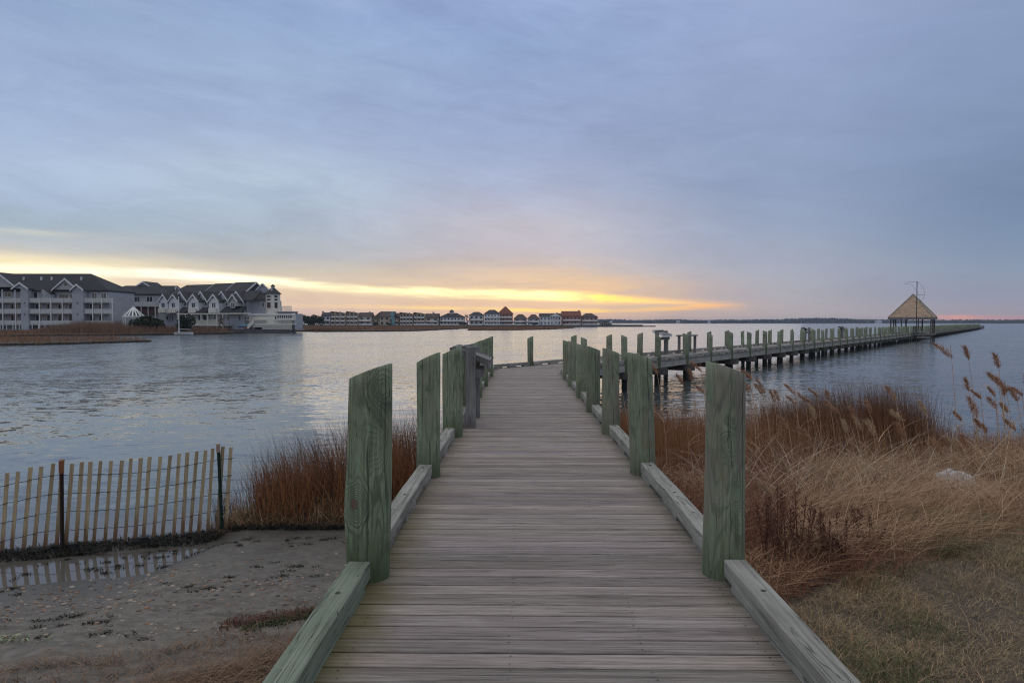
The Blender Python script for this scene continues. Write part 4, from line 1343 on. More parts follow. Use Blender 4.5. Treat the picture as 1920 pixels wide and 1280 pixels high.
def cgable(px_l, px_r, py_foot, py_apex, y0, y1, wall, base_py=None):
    x0, x1 = cl(px_l, y0), cl(px_r, y0); xm = (x0 + x1) / 2
    zf, za = cz(py_foot, xm, y0), cz(py_apex, xm, y0)
    b = MB(); b.prism([(x0, cz(base_py or py_foot, xm, y0)), (x1, cz(base_py or py_foot, xm, y0)), (x1, zf), (xm, za), (x0, zf)], y0, y1); g_ = b.build('gabled_bay', wall, C)
    b = MB()
    for x in (x0, x1):
        dx = x - xm; L = math.hypot(dx, zf - za); ex, ez = dx / L, (zf - za) / L
        p1 = (x + ex * .35, zf + ez * .35)
        b.prism([(xm, za), p1, (p1[0], p1[1] + .25), (xm, za + .3)], y0 - 0.25, y1)
    r = b.build('bay_roof', M['shingle2'], g_)
    b = MB()
    for x in (x0, x1):
        dx = x - xm; L = math.hypot(dx, zf - za); ex, ez = dx / L, (zf - za) / L
        p1 = (x + ex * .35, zf + ez * .35)
        b.prism([(xm, za - .30), (p1[0], p1[1] - .2), (p1[0], p1[1] + .2), (xm, za + .24)], y0 - 0.38, y0 - 0.26)
    b.build('bay_trim', M['trim'], g_)
    return xm, g_


for (l, a, r) in ((327, 339, 352), (366, 378, 390), (404, 416, 430), (431, 444, 458)):
    cgable(l, r, 566, 547, 0.05, 6.0, M['sid_blue'], 617)
for (l, a, r) in ((299, 307, 315), (317, 326, 335), (354, 363.5, 373), (392, 401, 411), (429, 437, 446)):
    xm, gg = cgable(l, r, 565, 552.5, -1.6, 0.04, M['trim'] if a != 437 else M['sid_mauve'], 588 if a != 437 else 574)
    zc = cz(571.5, xm, -1.6)
    window(C, xm - 0.62, xm + 0.62, -1.61, zc - 0.7, zc + 0.55, 0.12, 1)
    if a != 437:
        b = MB(); b.box(xm - 1.35, xm + 1.35, -2.3, -1.62, cz(586, xm, -2), cz(578, xm, -2)); b.build('balcony', M['cream'], C)
    b = MB(); z1 = cz(557, xm, -1.6); b.prism([(xm - .5, z1 - .35), (xm + .5, z1 - .35), (xm, z1 + .5)], -1.66, -1.61); b.build('gable_vent', M['sid_dark'], gg)
for (l, r, t, b_) in ((338, 354, 576, 585), (374, 392, 576, 585), (419, 458, 574, 585)):
    x0, x1 = cl(l, -1), cl(r, -1); xm = (x0 + x1) / 2
    b = MB(); b.prism([(-2.2, cz(b_, xm, -1)), (0.0, cz(t, xm, 0)), (0.0, cz(t + 4, xm, 0)), (-2.2, cz(b_ + 1.6, xm, -1))], 0, x1 - x0)
    b.v = [(x0 + y_, x_, z_) for (x_, y_, z_) in b.v]; b.build('porch_roof', M['shingle'], C)
for (a, c, t, b_) in ((346, 350, 567, 574), (352, 356, 567, 574), (384, 388.5, 566, 573), (423.5, 427, 566, 573), (447, 451, 565.5, 572.5), (361, 367, 594, 600), (372, 377, 591, 600), (381, 388, 591, 600), (401, 405, 590, 598), (425, 430, 592, 600), (447, 452, 592, 600), (458, 463, 592, 599), (464, 468, 592, 599), (312, 316, 592, 600), (322, 326, 592, 600)):
    x0, x1 = cl(a, 0.0), cl(c, 0.0); xm = (x0 + x1) / 2
    window(C, x0, x1, 0.04, cz(b_, xm, 0), cz(t, xm, 0), 0.10, 0)
# rails and pergola beams of the ground floor decks
b = MB(); b.box(cl(332, -3), cl(420, -3), -3.0, -0.1, cz(610.5, 8, -3), cz(608.5, 8, -3)); b.build('deck_floor', M['cream'], C)
b = MB(); b.box(cl(332, -3), cl(470, -3), -3.05, -2.9, cz(589.2, 8, -3), cz(587.4, 8, -3)); b.build('pergola_beam', M['cream'], C)
b = MB()
for i in range(60):
    q = cl(360, -3) + i * (cl(418, -3) - cl(360, -3)) / 59
    b.box(q - .035, q + .035, -3.0, -2.92, cz(608.4, q, -3), cz(601, q, -3))
b.box(cl(360, -3), cl(418, -3), -3.02, -2.9, cz(600.9, 14, -3), cz(600, 14, -3))
b.build('deck_railing', M['cream'], C)
for px in (334, 348, 360, 377, 390, 407, 418):
    q = cl(px, -3)
    b = MB(); b.box(q - .09, q + .09, -3.06, -2.88, -0.4, cz(589.3, q, -3)); b.build('deck_post', M['cream'], C)

# --- end house with the tower and the big waterside deck
D = Bld('tower_house', 'blue grey end house with a cupola topped tower and cream waterside deck', 'house', 188, 505)
D.box('wall', M['sid_blue'], 457.5, 503, 562.5, 618, 0, 11)
b = MB(); b.add([(D.X(441), -.3, D.Z(549)), (D.X(452), -.4, D.Z(563)), (D.X(505), -.4, D.Z(563)), (D.X(497), 4.5, D.Z(547.5)), (D.X(447), 4.5, D.Z(547.5)),
                 (D.X(452), 10, D.Z(563)), (D.X(505), 10, D.Z(563))], [(1, 2, 3, 4), (0, 1, 4), (4, 3, 6, 5), (2, 6, 3), (1, 5, 6, 2), (0, 4, 5, 1)])
D.part('lower_roof', M['shingle2'], b)
b = MB(); b.prism([(D.X(464), D.Z(549)), (D.X(500.5), D.Z(549)), (D.X(482), D.Z(530.5))], 4.6, 5.0); D.part('gable_wall', M['sid_blue'], b)
b = MB()
b.bar((D.X(463), 4.45, D.Z(548.6)), (D.X(482.2), 4.45, D.Z(529.9)), 0.3, 0.4, up=(0, 1, 0)); b.bar((D.X(482), 4.45, D.Z(530)), (D.X(501), 4.45, D.Z(548.6)), 0.3, 0.25, up=(0, 1, 0))
D.part('rake_trim', M['trim'], b)
D.win(464.5, 470.5, 566, 574, 0, 1); D.win(492, 495.5, 567, 575.5, 0, 0)
for (a, c) in ((475, 478), (492.5, 495.5), (507, 510), (519.5, 522)): D.win(a, c, 593, 599.5, -0.0 if a < 500 else -1.52, 0)
# tower
tx, tw = D.X(512), D.X(524.3) - D.X(512)
def octo(r, y): return [(tx + r * math.cos(PI / 8 + k * PI / 4), y + r * math.sin(PI / 8 + k * PI / 4)) for k in range(8)]
ty = 0.2
b = MB(); b.slab(octo(tw * 1.06, ty), -0.8, D.Z(551)); D.part('tower', M['cream'], b)
b = MB()
base = octo(tw * 1.28, ty); top_ = octo(0.42, ty)
for k in range(8):
    b.add([(*base[k], D.Z(551)), (*base[(k + 1) % 8], D.Z(551)), (*top_[(k + 1) % 8], D.Z(539.5)), (*top_[k], D.Z(539.5))], [(0, 1, 2, 3)])
b.slab(base, D.Z(551.3), D.Z(551) - 0.01); D.part('tower_roof', M['shingle2'], b)
b = MB(); b.slab(octo(0.48, ty), D.Z(540), D.Z(537.2)); D.part('cupola', M['trim'], b)
b = MB(); bs_ = octo(0.75, ty)
for k in range(8): b.add([(*bs_[k], D.Z(537.2)), (*bs_[(k + 1) % 8], D.Z(537.2)), (tx, ty, D.Z(532.5))], [(0, 1, 2)])
D.part('cupola_roof', M['shingle2'], b)
rf_ = tw * 1.06 * math.cos(PI / 8)
for (a, c) in ((505, 512), (517.3, 521.3)):
    for (t, b_) in ((554.3, 558), (560.5, 563.7), (567, 577.5)):
        if a < 515: D.win(a, c, t, b_, ty - rf_ - 0.01, 0, M['glass_dark'], 0.08)
        else:
            # the facet turned 45 degrees
            w_ = MB()
            mx, my = tx + rf_ * math.cos(-PI / 4), ty + rf_ * math.sin(-PI / 4)
            ux, uy = math.cos(PI / 4), math.sin(PI / 4); nx, ny = math.cos(-PI / 4), math.sin(-PI / 4)
            pts = []
            for zz in (D.Z(b_), D.Z(t)):
                for (sgn, off) in ((-1, 0), (1, 0), (1, .04), (-1, .04)):
                    pts.append((mx + ux * sgn * .42 + nx * off, my + uy * sgn * .42 + ny * off, zz))
            w_.hexa(pts); D.part('window', M['glass_dark'], w_)
# round vents in the tower roof
b = MB(); b.tube([(tx + .1, ty - 1.45, D.Z(543.6)), (tx + .1, ty - 1.2, D.Z(543.6))], 0.26, 10); D.part('roof_light', M['trim'], b)
# upper balcony
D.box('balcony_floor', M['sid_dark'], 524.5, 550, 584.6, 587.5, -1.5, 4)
D.box('balcony_floor', M['cream'], 524.3, 550.5, 583.4, 584.5, -1.6, 4.1)
b = MB()
for i in range(15):
    q = D.X(525) + i * (D.X(550) - D.X(525)) / 14
    b.box(q - .05, q + .05, -1.55, -1.45, D.Z(583.3), D.Z(575.2))
b.box(D.X(524.5), D.X(550.5), -1.57, -1.43, D.Z(575.1), D.Z(574)); D.part('balcony_railing', M['cream'], b)
D.box('rear_wall', M['sid_blue'], 524, 549, 587.6, 617, 1.0, 9)
# sunroom
D.box('sunroom', M['cream'], 470, 553, 588.2, 600, -1.5, 0.9)
b = MB(); b.add([(D.X(470), -1.9, D.Z(589.6)), (D.X(556), -1.9, D.Z(589.6)), (D.X(553), 1, D.Z(587.0)), (D.X(470), 1, D.Z(587.0)), (D.X(470), -1.9, D.Z(590.8)), (D.X(556), -1.9, D.Z(590.8))], [(0, 1, 2, 3), (4, 5, 1, 0)]); D.part('sunroom_roof', M['trim'], b)
for a in range(524, 552, 4): D.win(a, a + 2.6, 591.5, 596.5, -1.5, 0, None, 0.07)
# deck
D.box('deck_floor', M['cream'], 478, 559, 606.8, 608.4, -5.0, -1.51)
b = MB()
for i in range(66):
    q = D.X(480) + i * (D.X(558.5) - D.X(480)) / 65
    b.box(q - .035, q + .035, -4.95, -4.87, D.Z(606.7), D.Z(599.8))
b.box(D.X(479), D.X(559), -4.98, -4.85, D.Z(599.7), D.Z(598.8)); D.part('deck_railing', M['cream'], b)
for i in range(8):
    D.box('skirt_board', M['cream'], 487 if i < 4 else 504, 558.5, 608.6 + i * 1.25, 609.4 + i * 1.25, -5.05, -4.95)
D.box('deck_shadow_wall', M['black'], 489, 557, 608.7, 621, -4.2, -2)  # black sheet standing in for the shade under the deck
for px in (490, 505, 520, 535, 550): D.box('pile', M['dark_beam'], px - .6, px + .6, 608.6, 625, -4.94, -4.6)
b = MB(); b.prism([(D.X(478), D.Z(616)), (D.X(480), D.Z(616)), (D.X(490), D.Z(606)), (D.X(490), D.Z(600)), (D.X(488), D.Z(600)), (D.X(478), D.Z(610))], -5.4, -5.25); D.part('stair_stringer', M['cream'], b)
b = MB(); b.box(D.X(438), D.X(556), -5.6, 0, -1.3, 0.55); D.part('bulkhead', M['seawall'], b)

# kayaks on the bank
M['kay_blue'] = plain('kayak_blue', (0.06, 0.13, 0.24), 0.4); M['kay_teal'] = plain('kayak_teal', (0.10, 0.32, 0.36), 0.4); M['kay_red'] = plain('kayak_red', (0.26, 0.06, 0.055), 0.4)
for (px, py, mt, w_, lab) in ((452, 611, 'kay_blue', 2.2, 'dark blue kayak lying on the bank beside the cream deck'), (463, 609.6, 'kay_teal', 2.6, 'teal kayak lying on the bank beside the cream stairs'), (466, 613.5, 'kay_red', 2.4, 'dull red kayak lying lowest on the bank beside the cream stairs')):
    b = MB(); pts = []
    xs_ = np.linspace(-w_ / 2, w_ / 2, 9)
    b.tube([(x, 0, 0.25 * (2 * x / w_) ** 4) for x in xs_], [0.05 + 0.36 * math.sqrt(max(0, 1 - (2 * x / w_) ** 2)) for x in xs_], 10)
    o = b.build('kayak', M[mt], None, True); o.location = (PX(px, 183.5), 183.2 - (613.5 - py) * -0.25, max(0.95, PZ(py + 1, 183))); o.scale = (1, 1, 0.8)
    tag(o, lab, 'kayak', 'kayaks on the bank')
# small sailing boat
sb = tag(empty('sailboat', (PX(342, 152), 152.5, 0.05)), 'small white boat with a tall bare mast at the marsh edge', 'sailboat')
b = MB(); n = 9
prof = [(-2.1, .05), (-1.9, .55), (-1, .72), (0, .78), (1, .66), (1.8, .36), (2.2, .04)]
v, f = [], []
for (x, w_) in prof: v += [(x, -w_, .62), (x, -w_ * .6, .05), (x, w_ * .6, .05), (x, w_, .62)]
for i in range(len(prof) - 1):
    for k in range(3): f.append((i * 4 + k, i * 4 + k + 1, i * 4 + 4 + k + 1, i * 4 + 4 + k))
    f.append((i * 4 + 3, i * 4, i * 4 + 4, i * 4 + 7))
b.add(v, f); b.build('hull', M['white'], sb)
b = MB(); b.tube([(-1.0, 0, .3), (-1.0, 0, PZ(556, 152))], 0.11, 8); b.build('mast', M['trim'], sb)
b = MB(); b.bar((-1.0, 0, 1.3), (1.7, 0, 1.2), .09, .09); b.build('boom', M['trim'], sb)

# open white pavilion
pv = tag(empty('pavilion', (PX(251, 168), 168, 0.4)), 'open white ribbed cone roof pavilion among the marsh shrubs', 'pavilion')
k_ = 168 / F
za, zb, rr = PZ(575.5, 168) - .4, PZ(592.5, 168) - .4, 18.5 * k_
for k in range(16):
    a = 2 * PI * k / 16
    b = MB(); b.bar((0.16 * math.cos(a), 0.16 * math.sin(a), za), (rr * math.cos(a), rr * math.sin(a), zb), 0.30, 0.06); b.build('roof_rib', M['white'], pv)
b = MB()
for k in range(16):
    a0, a1 = 2 * PI * k / 16, 2 * PI * (k + 1) / 16
    b.bar((rr * math.cos(a0), rr * math.sin(a0), zb - .1), (rr * math.cos(a1), rr * math.sin(a1), zb - .1), .14, .3)
b.build('eave_ring', M['white'], pv)
b = MB(); b.tube([(0, 0, za - .4), (0, 0, za + .22)], .22, 10); b.build('roof_cap', M['white'], pv)
for k in range(8):
    a = 2 * PI * (k + .5) / 8
    b = MB(); b.box(rr * .93 * math.cos(a) - .09, rr * .93 * math.cos(a) + .09, rr * .93 * math.sin(a) - .09, rr * .93 * math.sin(a) + .09, -0.1, zb - .25); b.build('post', M['white'], pv)

# ------------------------------------------------------------------ the far row of houses
HM = {
    'tan': mat_siding('tan_siding', (0.421, 0.352, 0.258)), 'pale': mat_siding('pale_siding', (0.530, 0.530, 0.546)), 'wht': mat_siding('white_siding', (0.745, 0.761, 0.793)),
    'cream': mat_siding('cream_siding', (0.530, 0.499, 0.414)), 'brick': mat_siding('red_brick', (0.406, 0.196, 0.149)), 'pinkbrick': mat_siding('faded_brick', (0.390, 0.258, 0.227)),
    'brown': mat_siding('brown_siding', (0.15, 0.095, 0.075)), 'teal': plain('teal_paint', (0.16, 0.34, 0.38), 0.6), 'grey': mat_siding('grey_siding', (0.374, 0.366, 0.366)),
}
RM = {'dark': M['shingle2'], 'brown': mat_shingle('brown_shingle', (0.085, 0.060, 0.050)), 'red': mat_shingle('red_tile', (0.20, 0.072, 0.048)), 'black': M['shingle'], 'tan': mat_shingle('tan_roof', (0.15, 0.115, 0.08))}


def house(label, px0, px1, eave, ridge, wall, roof, d=455, kind='hip', floors=2, base=608.5, dep=9.0, balc=True, cols=None, chimney=None, cupola=None, name='house', recess=False):
    h = Bld(name, label, 'house', d, (px0 + px1) / 2, None, 1.0)
    x0, x1, zb_, ze_, zr_ = h.X(px0), h.X(px1), -0.5, h.Z(eave), h.Z(ridge)
    b = MB(); b.box(x0, x1, 0, dep, zb_, ze_); h.part('wall', HM[wall], b)
    b = MB()
    if kind == 'hip': b.roof(x0 - .4, x1 + .4, -.5, dep + .5, ze_, zr_, x0 + (x1 - x0) * .32, x1 - (x1 - x0) * .32, None, None, .2)
    elif kind == 'ridge': b.roof(x0 - .3, x1 + .3, -.5, dep + .5, ze_, zr_, x0 - .3, x1 + .3, None, None, .2)
    elif kind == 'front':
        b.prism([(x0 - .4, ze_ - .1), (x1 + .4, ze_ - .1), ((x0 + x1) / 2, zr_)], -.4, dep)
    elif kind == 'peak': b.roof(x0 - .5, x1 + .5, -.5, dep + .5, ze_, zr_, (x0 + x1) / 2 - .1, (x0 + x1) / 2 + .1, None, None, .2)
    elif kind == 'monoR': b.prism([(x0 - .2, ze_), (x1 + .2, ze_), (x1 + .2, zr_)], -.4, dep)
    elif kind == 'monoL': b.prism([(x0 - .2, ze_), (x1 + .2, ze_), (x0 - .2, zr_)], -.4, dep)
    elif kind == 'flat': b.box(x0 - .2, x1 + .2, -.4, dep, ze_ + .001, zr_)
    r = h.part('roof', RM[roof], b)
    fh = (ze_ - 0.2) / floors
    n = cols or max(2, int((x1 - x0) / 3.2))
    for f in range(floors):
        for i in range(n):
            c = x0 + (x1 - x0) * (i + .5) / n; w_ = (x1 - x0) / n * .20
            b = MB(); b.box(c - w_, c + w_, -0.06, 0.03, f * fh + fh * .32, f * fh + fh * .78); h.part('window', M['glass_dark'], b)
        if balc and f < floors:
            b = MB(); b.box(x0 + .3, x1 - .3, -1.5, -.07, f * fh - .12, f * fh + .08); b.box(x0 + .3, x1 - .3, -1.5, -1.42, f * fh + .081, f * fh + .95); h.part('balcony', M['white'] if wall != 'tan' else M['trim'], b)
    if recess:
        for i in range(1, n):
            c = x0 + (x1 - x0) * i / n
            b = MB(); b.box(c - .28, c + .28, -1.7, -.08, -.5, ze_ + (zr_ - ze_) * .8); h.part('fin_wall', HM[wall], b)
    if chimney:
        b = MB(); cx = h.X(chimney[0]); b.box(cx - .55, cx + .55, dep * .4, dep * .4 + 1.2, ze_ - .5, h.Z(chimney[1])); h.part('chimney', HM['brick'] if 'brick' in wall else HM['grey'], b)
    if cupola:
        cx = h.X(cupola[0]); zt_ = h.Z(cupola[1])
        b = MB(); b.box(cx - 1.3, cx + 1.3, dep * .35, dep * .35 + 2.6, zr_ - 1.2, zt_ - 1.2); c_ = h.part('cupola', HM['pale'], b)
        b = MB(); b.roof(cx - 1.8, cx + 1.8, dep * .35 - .5, dep * .35 + 3.1, zt_ - 1.2, zt_ + .2, cx - .1, cx + .1, None, None, .1); b.build('cupola_roof', RM['dark'], c_)
    return h


house('pale grey house with tall chimney beside the dark evergreens', 603, 619, 592, 585.5, 'pale', 'dark', 448, 'ridge', 2, chimney=(602.8, 583))
house('tan three storey townhouse with white balconies, first of the far tan row', 620.5, 648, 587, 583.5, 'tan', 'brown', 450, 'monoL', 3, cols=3, recess=True)
house('tan three storey townhouse with a red brown door wall, before the brown roofed cream house', 650, 671.5, 587, 583.5, 'tan', 'brown', 452, 'monoL', 3, cols=3, recess=True)
house('cream two storey house with a long brown roof beside a bare tree', 672.5, 696.5, 593, 585.5, 'cream', 'brown', 454, 'ridge', 2, chimney=(691, 584))
house('narrow tan house with a roof rising toward the teal walled house', 697, 711.5, 598, 585, 'tan', 'tan', 455, 'monoR', 2, balc=False)
h = house('broad tan gabled house with a tall teal end wall', 712, 739, 593, 583.5, 'tan', 'brown', 452, 'ridge', 2, cols=3, balc=False)
b = MB(); b.box(h.X(733), h.X(739.5), -.5, -.07, -.5, h.Z(584)); h.part('end_wall', HM['teal'], b)
house('brown roofed cream house tucked behind the teal end wall', 740, 748.5, 595, 586.5, 'cream', 'brown', 458, 'ridge', 2)
house('tan stepped townhouse with four storeys of recessed windows, past the teal end wall', 750, 774.5, 588.5, 585, 'tan', 'brown', 456, 'monoL', 3, cols=4, recess=True)
house('tan stepped townhouse next to the brown shingled cottage', 776, 796.5, 588.5, 585, 'tan', 'brown', 458, 'monoL', 3, cols=3, recess=True)
house('brown shingled cottage with a thin chimney', 797.5, 822.5, 595.5, 587.5, 'cream', 'brown', 462, 'ridge', 2, chimney=(811.5, 584.5))
house('long white villa crowned by a small cupola', 825, 870, 594, 586.5, 'pale', 'dark', 462, 'hip', 2, cols=7, cupola=(846, 580.5))
house('white house with flat dark roof behind the big bare tree', 880, 906.5, 590.5, 584.5, 'pale', 'dark', 465, 'hip', 2)
house('tall white house with rows of dark windows and a hipped roof', 908, 937, 588, 580.5, 'wht', 'dark', 466, 'hip', 3, cols=5)
house('red roofed house rising to a sharp pyramid peak', 933.5, 961.5, 588, 573.5, 'brick', 'red', 474, 'peak', 3, cols=4)
house('grey brown hipped house beside the pyramid peaked one', 964, 988, 597, 588.8, 'grey', 'brown', 474, 'hip', 2)
house('small pale house with brown hipped roof before the porticoed white house', 990, 1011, 597, 589.2, 'pale', 'brown', 478, 'hip', 2)
h = house('white house with a columned portico and grey roof', 1012, 1052, 593, 587.3, 'wht', 'dark', 482, 'ridge', 2, cols=6, balc=False, chimney=(1045, 585.8))
b = MB(); b.prism([(h.X(1030), h.Z(593)), (h.X(1052), h.Z(593)), (h.X(1041), h.Z(588))], -1.6, -.41); h.part('pediment', M['white'], b)
for px in (1031, 1036, 1041, 1046, 1051):
    b = MB(); b.box(h.X(px) - .16, h.X(px) + .16, -1.55, -1.2, -.5, h.Z(593) - .001); h.part('column', M['white'], b)
house('red brick house with a broad red roof and tall chimney', 1054, 1089, 592, 583, 'brick', 'red', 486, 'ridge', 2, cols=5, chimney=(1086.3, 581))
house('faded brick house at the end of the far row', 1090, 1120.5, 594, 587, 'pinkbrick', 'brown', 490, 'hip', 2, cols=4, chimney=(1109.5, 587))
b = MB()
for i in range(40):
    q = PX(1066, 476) + i * 1.35
    b.box(q - .09, q + .09, 474.5 + i * .12, 474.7 + i * .12, 1.0, 2.5)
b.bar((PX(1066, 476), 474.6, 2.5), (PX(1066, 476) + 39 * 1.35, 474.6 + 39 * .12, 2.5), .2, .15)
tag(b.build('picket_fence', M['white']), 'white picket fence before the brick houses', 'fence')
# a low boat shed and walls along the front of the row
for (px, py, w_, lab) in ((690, 605.5, 4.0, 'white garden wall before the cream house'), (790, 606, 5.0, 'pale garden wall before the tan stepped townhouses')):
    b = MB(); b.box(-w_, w_, 0, .5, 0, 1.0); b.box(-w_ - .1, w_ + .1, -.05, .55, 1.001, 1.15); o = b.build('garden_wall', M['trim']); o.location = (PX(px, 445), 445, 1.08)
    tag(o, lab, 'wall')

# ------------------------------------------------------------------ distant shore
M['far_wood'] = mat_blade('far_woodland', [(0.018, 0.024, 0.018), (0.030, 0.034, 0.022), (0.042, 0.040, 0.028), (0.026, 0.033, 0.022)], 0.9)
FD = 2600.0
b = MB()
fl = [(-60, FD + 300), (60, FD + 120), (600, FD), (1500, FD - 60), (2600, FD - 400), (2600, FD + 900), (-60, FD + 900)]
b.slab(fl, -1, 1.5); tag(b.build('far_shore', M['far_soil']), kind='structure')
NT = 5200
wx = rng.uniform(-40, 2300, NT); 
front = np.interp(wx, [-60, 60, 600, 1500, 2600], [FD + 300, FD + 120, FD, FD - 60, FD - 400])
wy = front + 15 + 260 * rng.random(NT) ** 1.5
hgt = (9 + 5.5 * vnoise(wx / 70, wx * 0 + 3, 21) + 6.0 * vnoise(wx / 260, wx * 0 + 7, 22) ** 2 * 1.4) * np.clip((wx + 60) / 420, 0.35, 1.0) * rng.uniform(0.75, 1.12, NT)
hgt += 5.5 * np.exp(-((wx - (PX(1545, FD))) / 85) ** 2)
co, qd = [], []
for i in range(NT):
    r = rnd.uniform(3.5, 7.5); cz_ = hgt[i] - r * .75; o = len(co)
    base = [(wx[i] + r * math.cos(a) * rnd.uniform(.8, 1.2), wy[i] + r * math.sin(a) * rnd.uniform(.8, 1.2), 1.0) for a in (0, 2.1, 4.2)]
    mid = [(wx[i] + r * math.cos(a) * rnd.uniform(.8, 1.2), wy[i] + r * math.sin(a) * rnd.uniform(.8, 1.2), max(2, cz_)) for a in (0.4, 2.4, 4.5)]
    topv = [(wx[i] + rnd.uniform(-1, 1) * r * .3, wy[i] + rnd.uniform(-1, 1) * r * .3, hgt[i] + 1.2)]
    co += base + mid + topv
    for k in range(3):
        qd.append((o + k, o + (k + 1) % 3, o + 3 + (k + 1) % 3, o + 3 + k)); qd.append((o + 3 + k, o + 3 + (k + 1) % 3, o + 6, o + 6))
me = bpy.data.meshes.new('distant_woods')
me.from_pydata(co, [], [q if q[2] != q[3] else q[:3] for q in qd]); me.materials.append(M['far_wood']); me.update()
o = bpy.data.objects.new('distant_woods', me); COL.objects.link(o); tag(o, kind='stuff', label='dark wooded shoreline across the bay', cat='woods')
for (px, w_, lab) in ((1272, 14, 'pale house on the distant shore, alone before the low dark woods'), (1648, 22, 'pale house on the distant shore beside the gazebo roof'), (1330, 9, 'small pale house on the distant shore between two gaps in the woods'), (1155, 10, 'small pale house where the distant shore begins')):
    hh = tag(empty('distant_house', (PX(px, FD - 80), FD - 80 if px > 1160 else FD + 40, 1.5)), lab, 'house', 'houses on the distant shore')
    b = MB(); b.box(-w_ / 2, w_ / 2, 0, 9, -2, 5.5); b.build('wall', HM['pale'], hh)
    b = MB(); b.roof(-w_ / 2 - .5, w_ / 2 + .5, -.5, 9.5, 5.5, 9, -w_ / 2 + 2, w_ / 2 - 2); b.build('roof', HM['grey'], hh)
b = MB(); b.slab([(-60, FD + 270), (60, FD + 90), (600, FD - 30), (1500, FD - 90), (2600, FD - 430), (2600, FD - 400), (1500, FD - 60), (600, FD), (60, FD + 120), (-60, FD + 300)], -1, 0.9)
tag(b.build('beach', plain('far_beach', (0.30, 0.25, 0.20), 0.9)), kind='structure')


# ------------------------------------------------------------------ plants
def blades(name, P, H, W, LX, LY, fall, mat, segs=4, parent=None, power=1.7):
    n = len(P)
    t = np.linspace(0, 1, segs + 1)[None, :]
    H = np.broadcast_to(H, n)[:, None]; W = np.broadcast_to(W, n)[:, None]
    LX = np.broadcast_to(LX, n)[:, None]; LY = np.broadcast_to(LY, n)[:, None]; fall = np.broadcast_to(fall, n)[:, None]
    a = rng.uniform(0, 2 * PI, n)[:, None]
    wx_, wy_ = np.cos(a), np.sin(a)
    cx = P[:, 0:1] + LX * H * t ** power
    cy = P[:, 1:2] + LY * H * t ** power
    cz_ = P[:, 2:3] + H * (t - fall * 0.85 * t * t)
    w = W * 0.5 * np.maximum(0.06, (1 - t) ** 0.7)
    L = np.stack([cx - wx_ * w, cy - wy_ * w, cz_], -1)
    R = np.stack([cx + wx_ * w, cy + wy_ * w, cz_], -1)
    co = np.stack([L, R], 2).reshape(-1, 3)
    idx = np.arange(n)[:, None] * (2 * (segs + 1)) + np.arange(segs)[None, :] * 2
    q = np.stack([idx, idx + 1, idx + 3, idx + 2], -1).reshape(-1, 4)
    return np_mesh(name, co, q, mat, False, parent)


def join_mesh(name, objs, mats):
    """several blade meshes become one object"""
    vs, fs, mi, off = [], [], [], 0
    for k, o in enumerate(objs):
        me = o.data
        c = np.empty(len(me.vertices) * 3, np.float32); me.vertices.foreach_get('co', c)
        l = np.empty(len(me.loops), np.int32); me.loops.foreach_get('vertex_index', l)
        vs.append(c.reshape(-1, 3)); fs.append(l.reshape(-1, 4) + off); mi.append(np.full(len(me.polygons), k, np.int32)); off += len(me.vertices)
        bpy.data.objects.remove(o); bpy.data.meshes.remove(me)
    r = np_mesh(name, np.concatenate(vs), np.concatenate(fs), mats[0])
    for m in mats[1:]: r.data.materials.append(m)
    r.data.polygons.foreach_set('material_index', np.concatenate(mi))
    return r


def inpoly(x, y, poly):
    r = np.zeros(len(x), bool); j = len(poly) - 1
    for i in range(len(poly)):
        xi, yi = poly[i]; xj, yj = poly[j]
        c = ((yi > y) != (yj > y)) & (x < (xj - xi) * (y - yi) / (yj - yi + 1e-12) + xi)
        r ^= c; j = i
    return r


def scatter(poly, n, dens=None, zf=ground_z):
    xs = [p[0] for p in poly]; ys = [p[1] for p in poly]
    out = np.zeros((0, 2))
    while len(out) < n:
        m = max(2000, n)
        x = rng.uniform(min(xs), max(xs), m); y = rng.uniform(min(ys), max(ys), m)
        k = inpoly(x, y, poly)
        if zf is ground_z: k &= ~((np.abs(x - 6.42 - (y - 9.9) * 0.62) < 0.30) & (y > 9.25) & (y < 10.2) & (rng.random(len(x)) < .93))
        if dens is not None: k &= rng.random(m) < dens(x, y)
        out = np.concatenate([out, np.stack([x[k], y[k]], -1)])
    out = out[:n]
    return np.column_stack([out, zf(out[:, 0], out[:, 1])])


U = rng.uniform
M['rust'] = mat_blade('rust_cordgrass', [(0.118, 0.048, 0.022), (0.213, 0.078, 0.030), (0.315, 0.123, 0.045), (0.394, 0.188, 0.074), (0.252, 0.112, 0.047)])
M['rust_dark'] = mat_blade('dark_rush', [(0.091, 0.041, 0.020), (0.152, 0.065, 0.026), (0.228, 0.099, 0.037), (0.167, 0.080, 0.039)])
M['reed'] = mat_blade('dry_reed', [(0.191, 0.084, 0.040), (0.323, 0.161, 0.077), (0.456, 0.251, 0.128), (0.294, 0.135, 0.061)])
M['straw'] = mat_blade('bleached_straw', [(0.210, 0.111, 0.056), (0.392, 0.236, 0.129), (0.557, 0.360, 0.206), (0.331, 0.190, 0.100)])
M['pale_stem'] = mat_blade('pale_stem', [(0.42, 0.32, 0.22), (0.55, 0.44, 0.32), (0.36, 0.25, 0.16)])
M['thicket'] = mat_blade('brown_thicket', [(0.108, 0.039, 0.018), (0.188, 0.069, 0.033), (0.289, 0.123, 0.062), (0.159, 0.059, 0.027)])
M['lawn'] = mat_blade('winter_lawn', [(0.197, 0.124, 0.065), (0.374, 0.259, 0.139), (0.486, 0.348, 0.197), (0.272, 0.183, 0.088)])
M['lawn_green'] = mat_blade('green_tufts', [(0.069, 0.094, 0.031), (0.119, 0.150, 0.050), (0.200, 0.200, 0.084)])
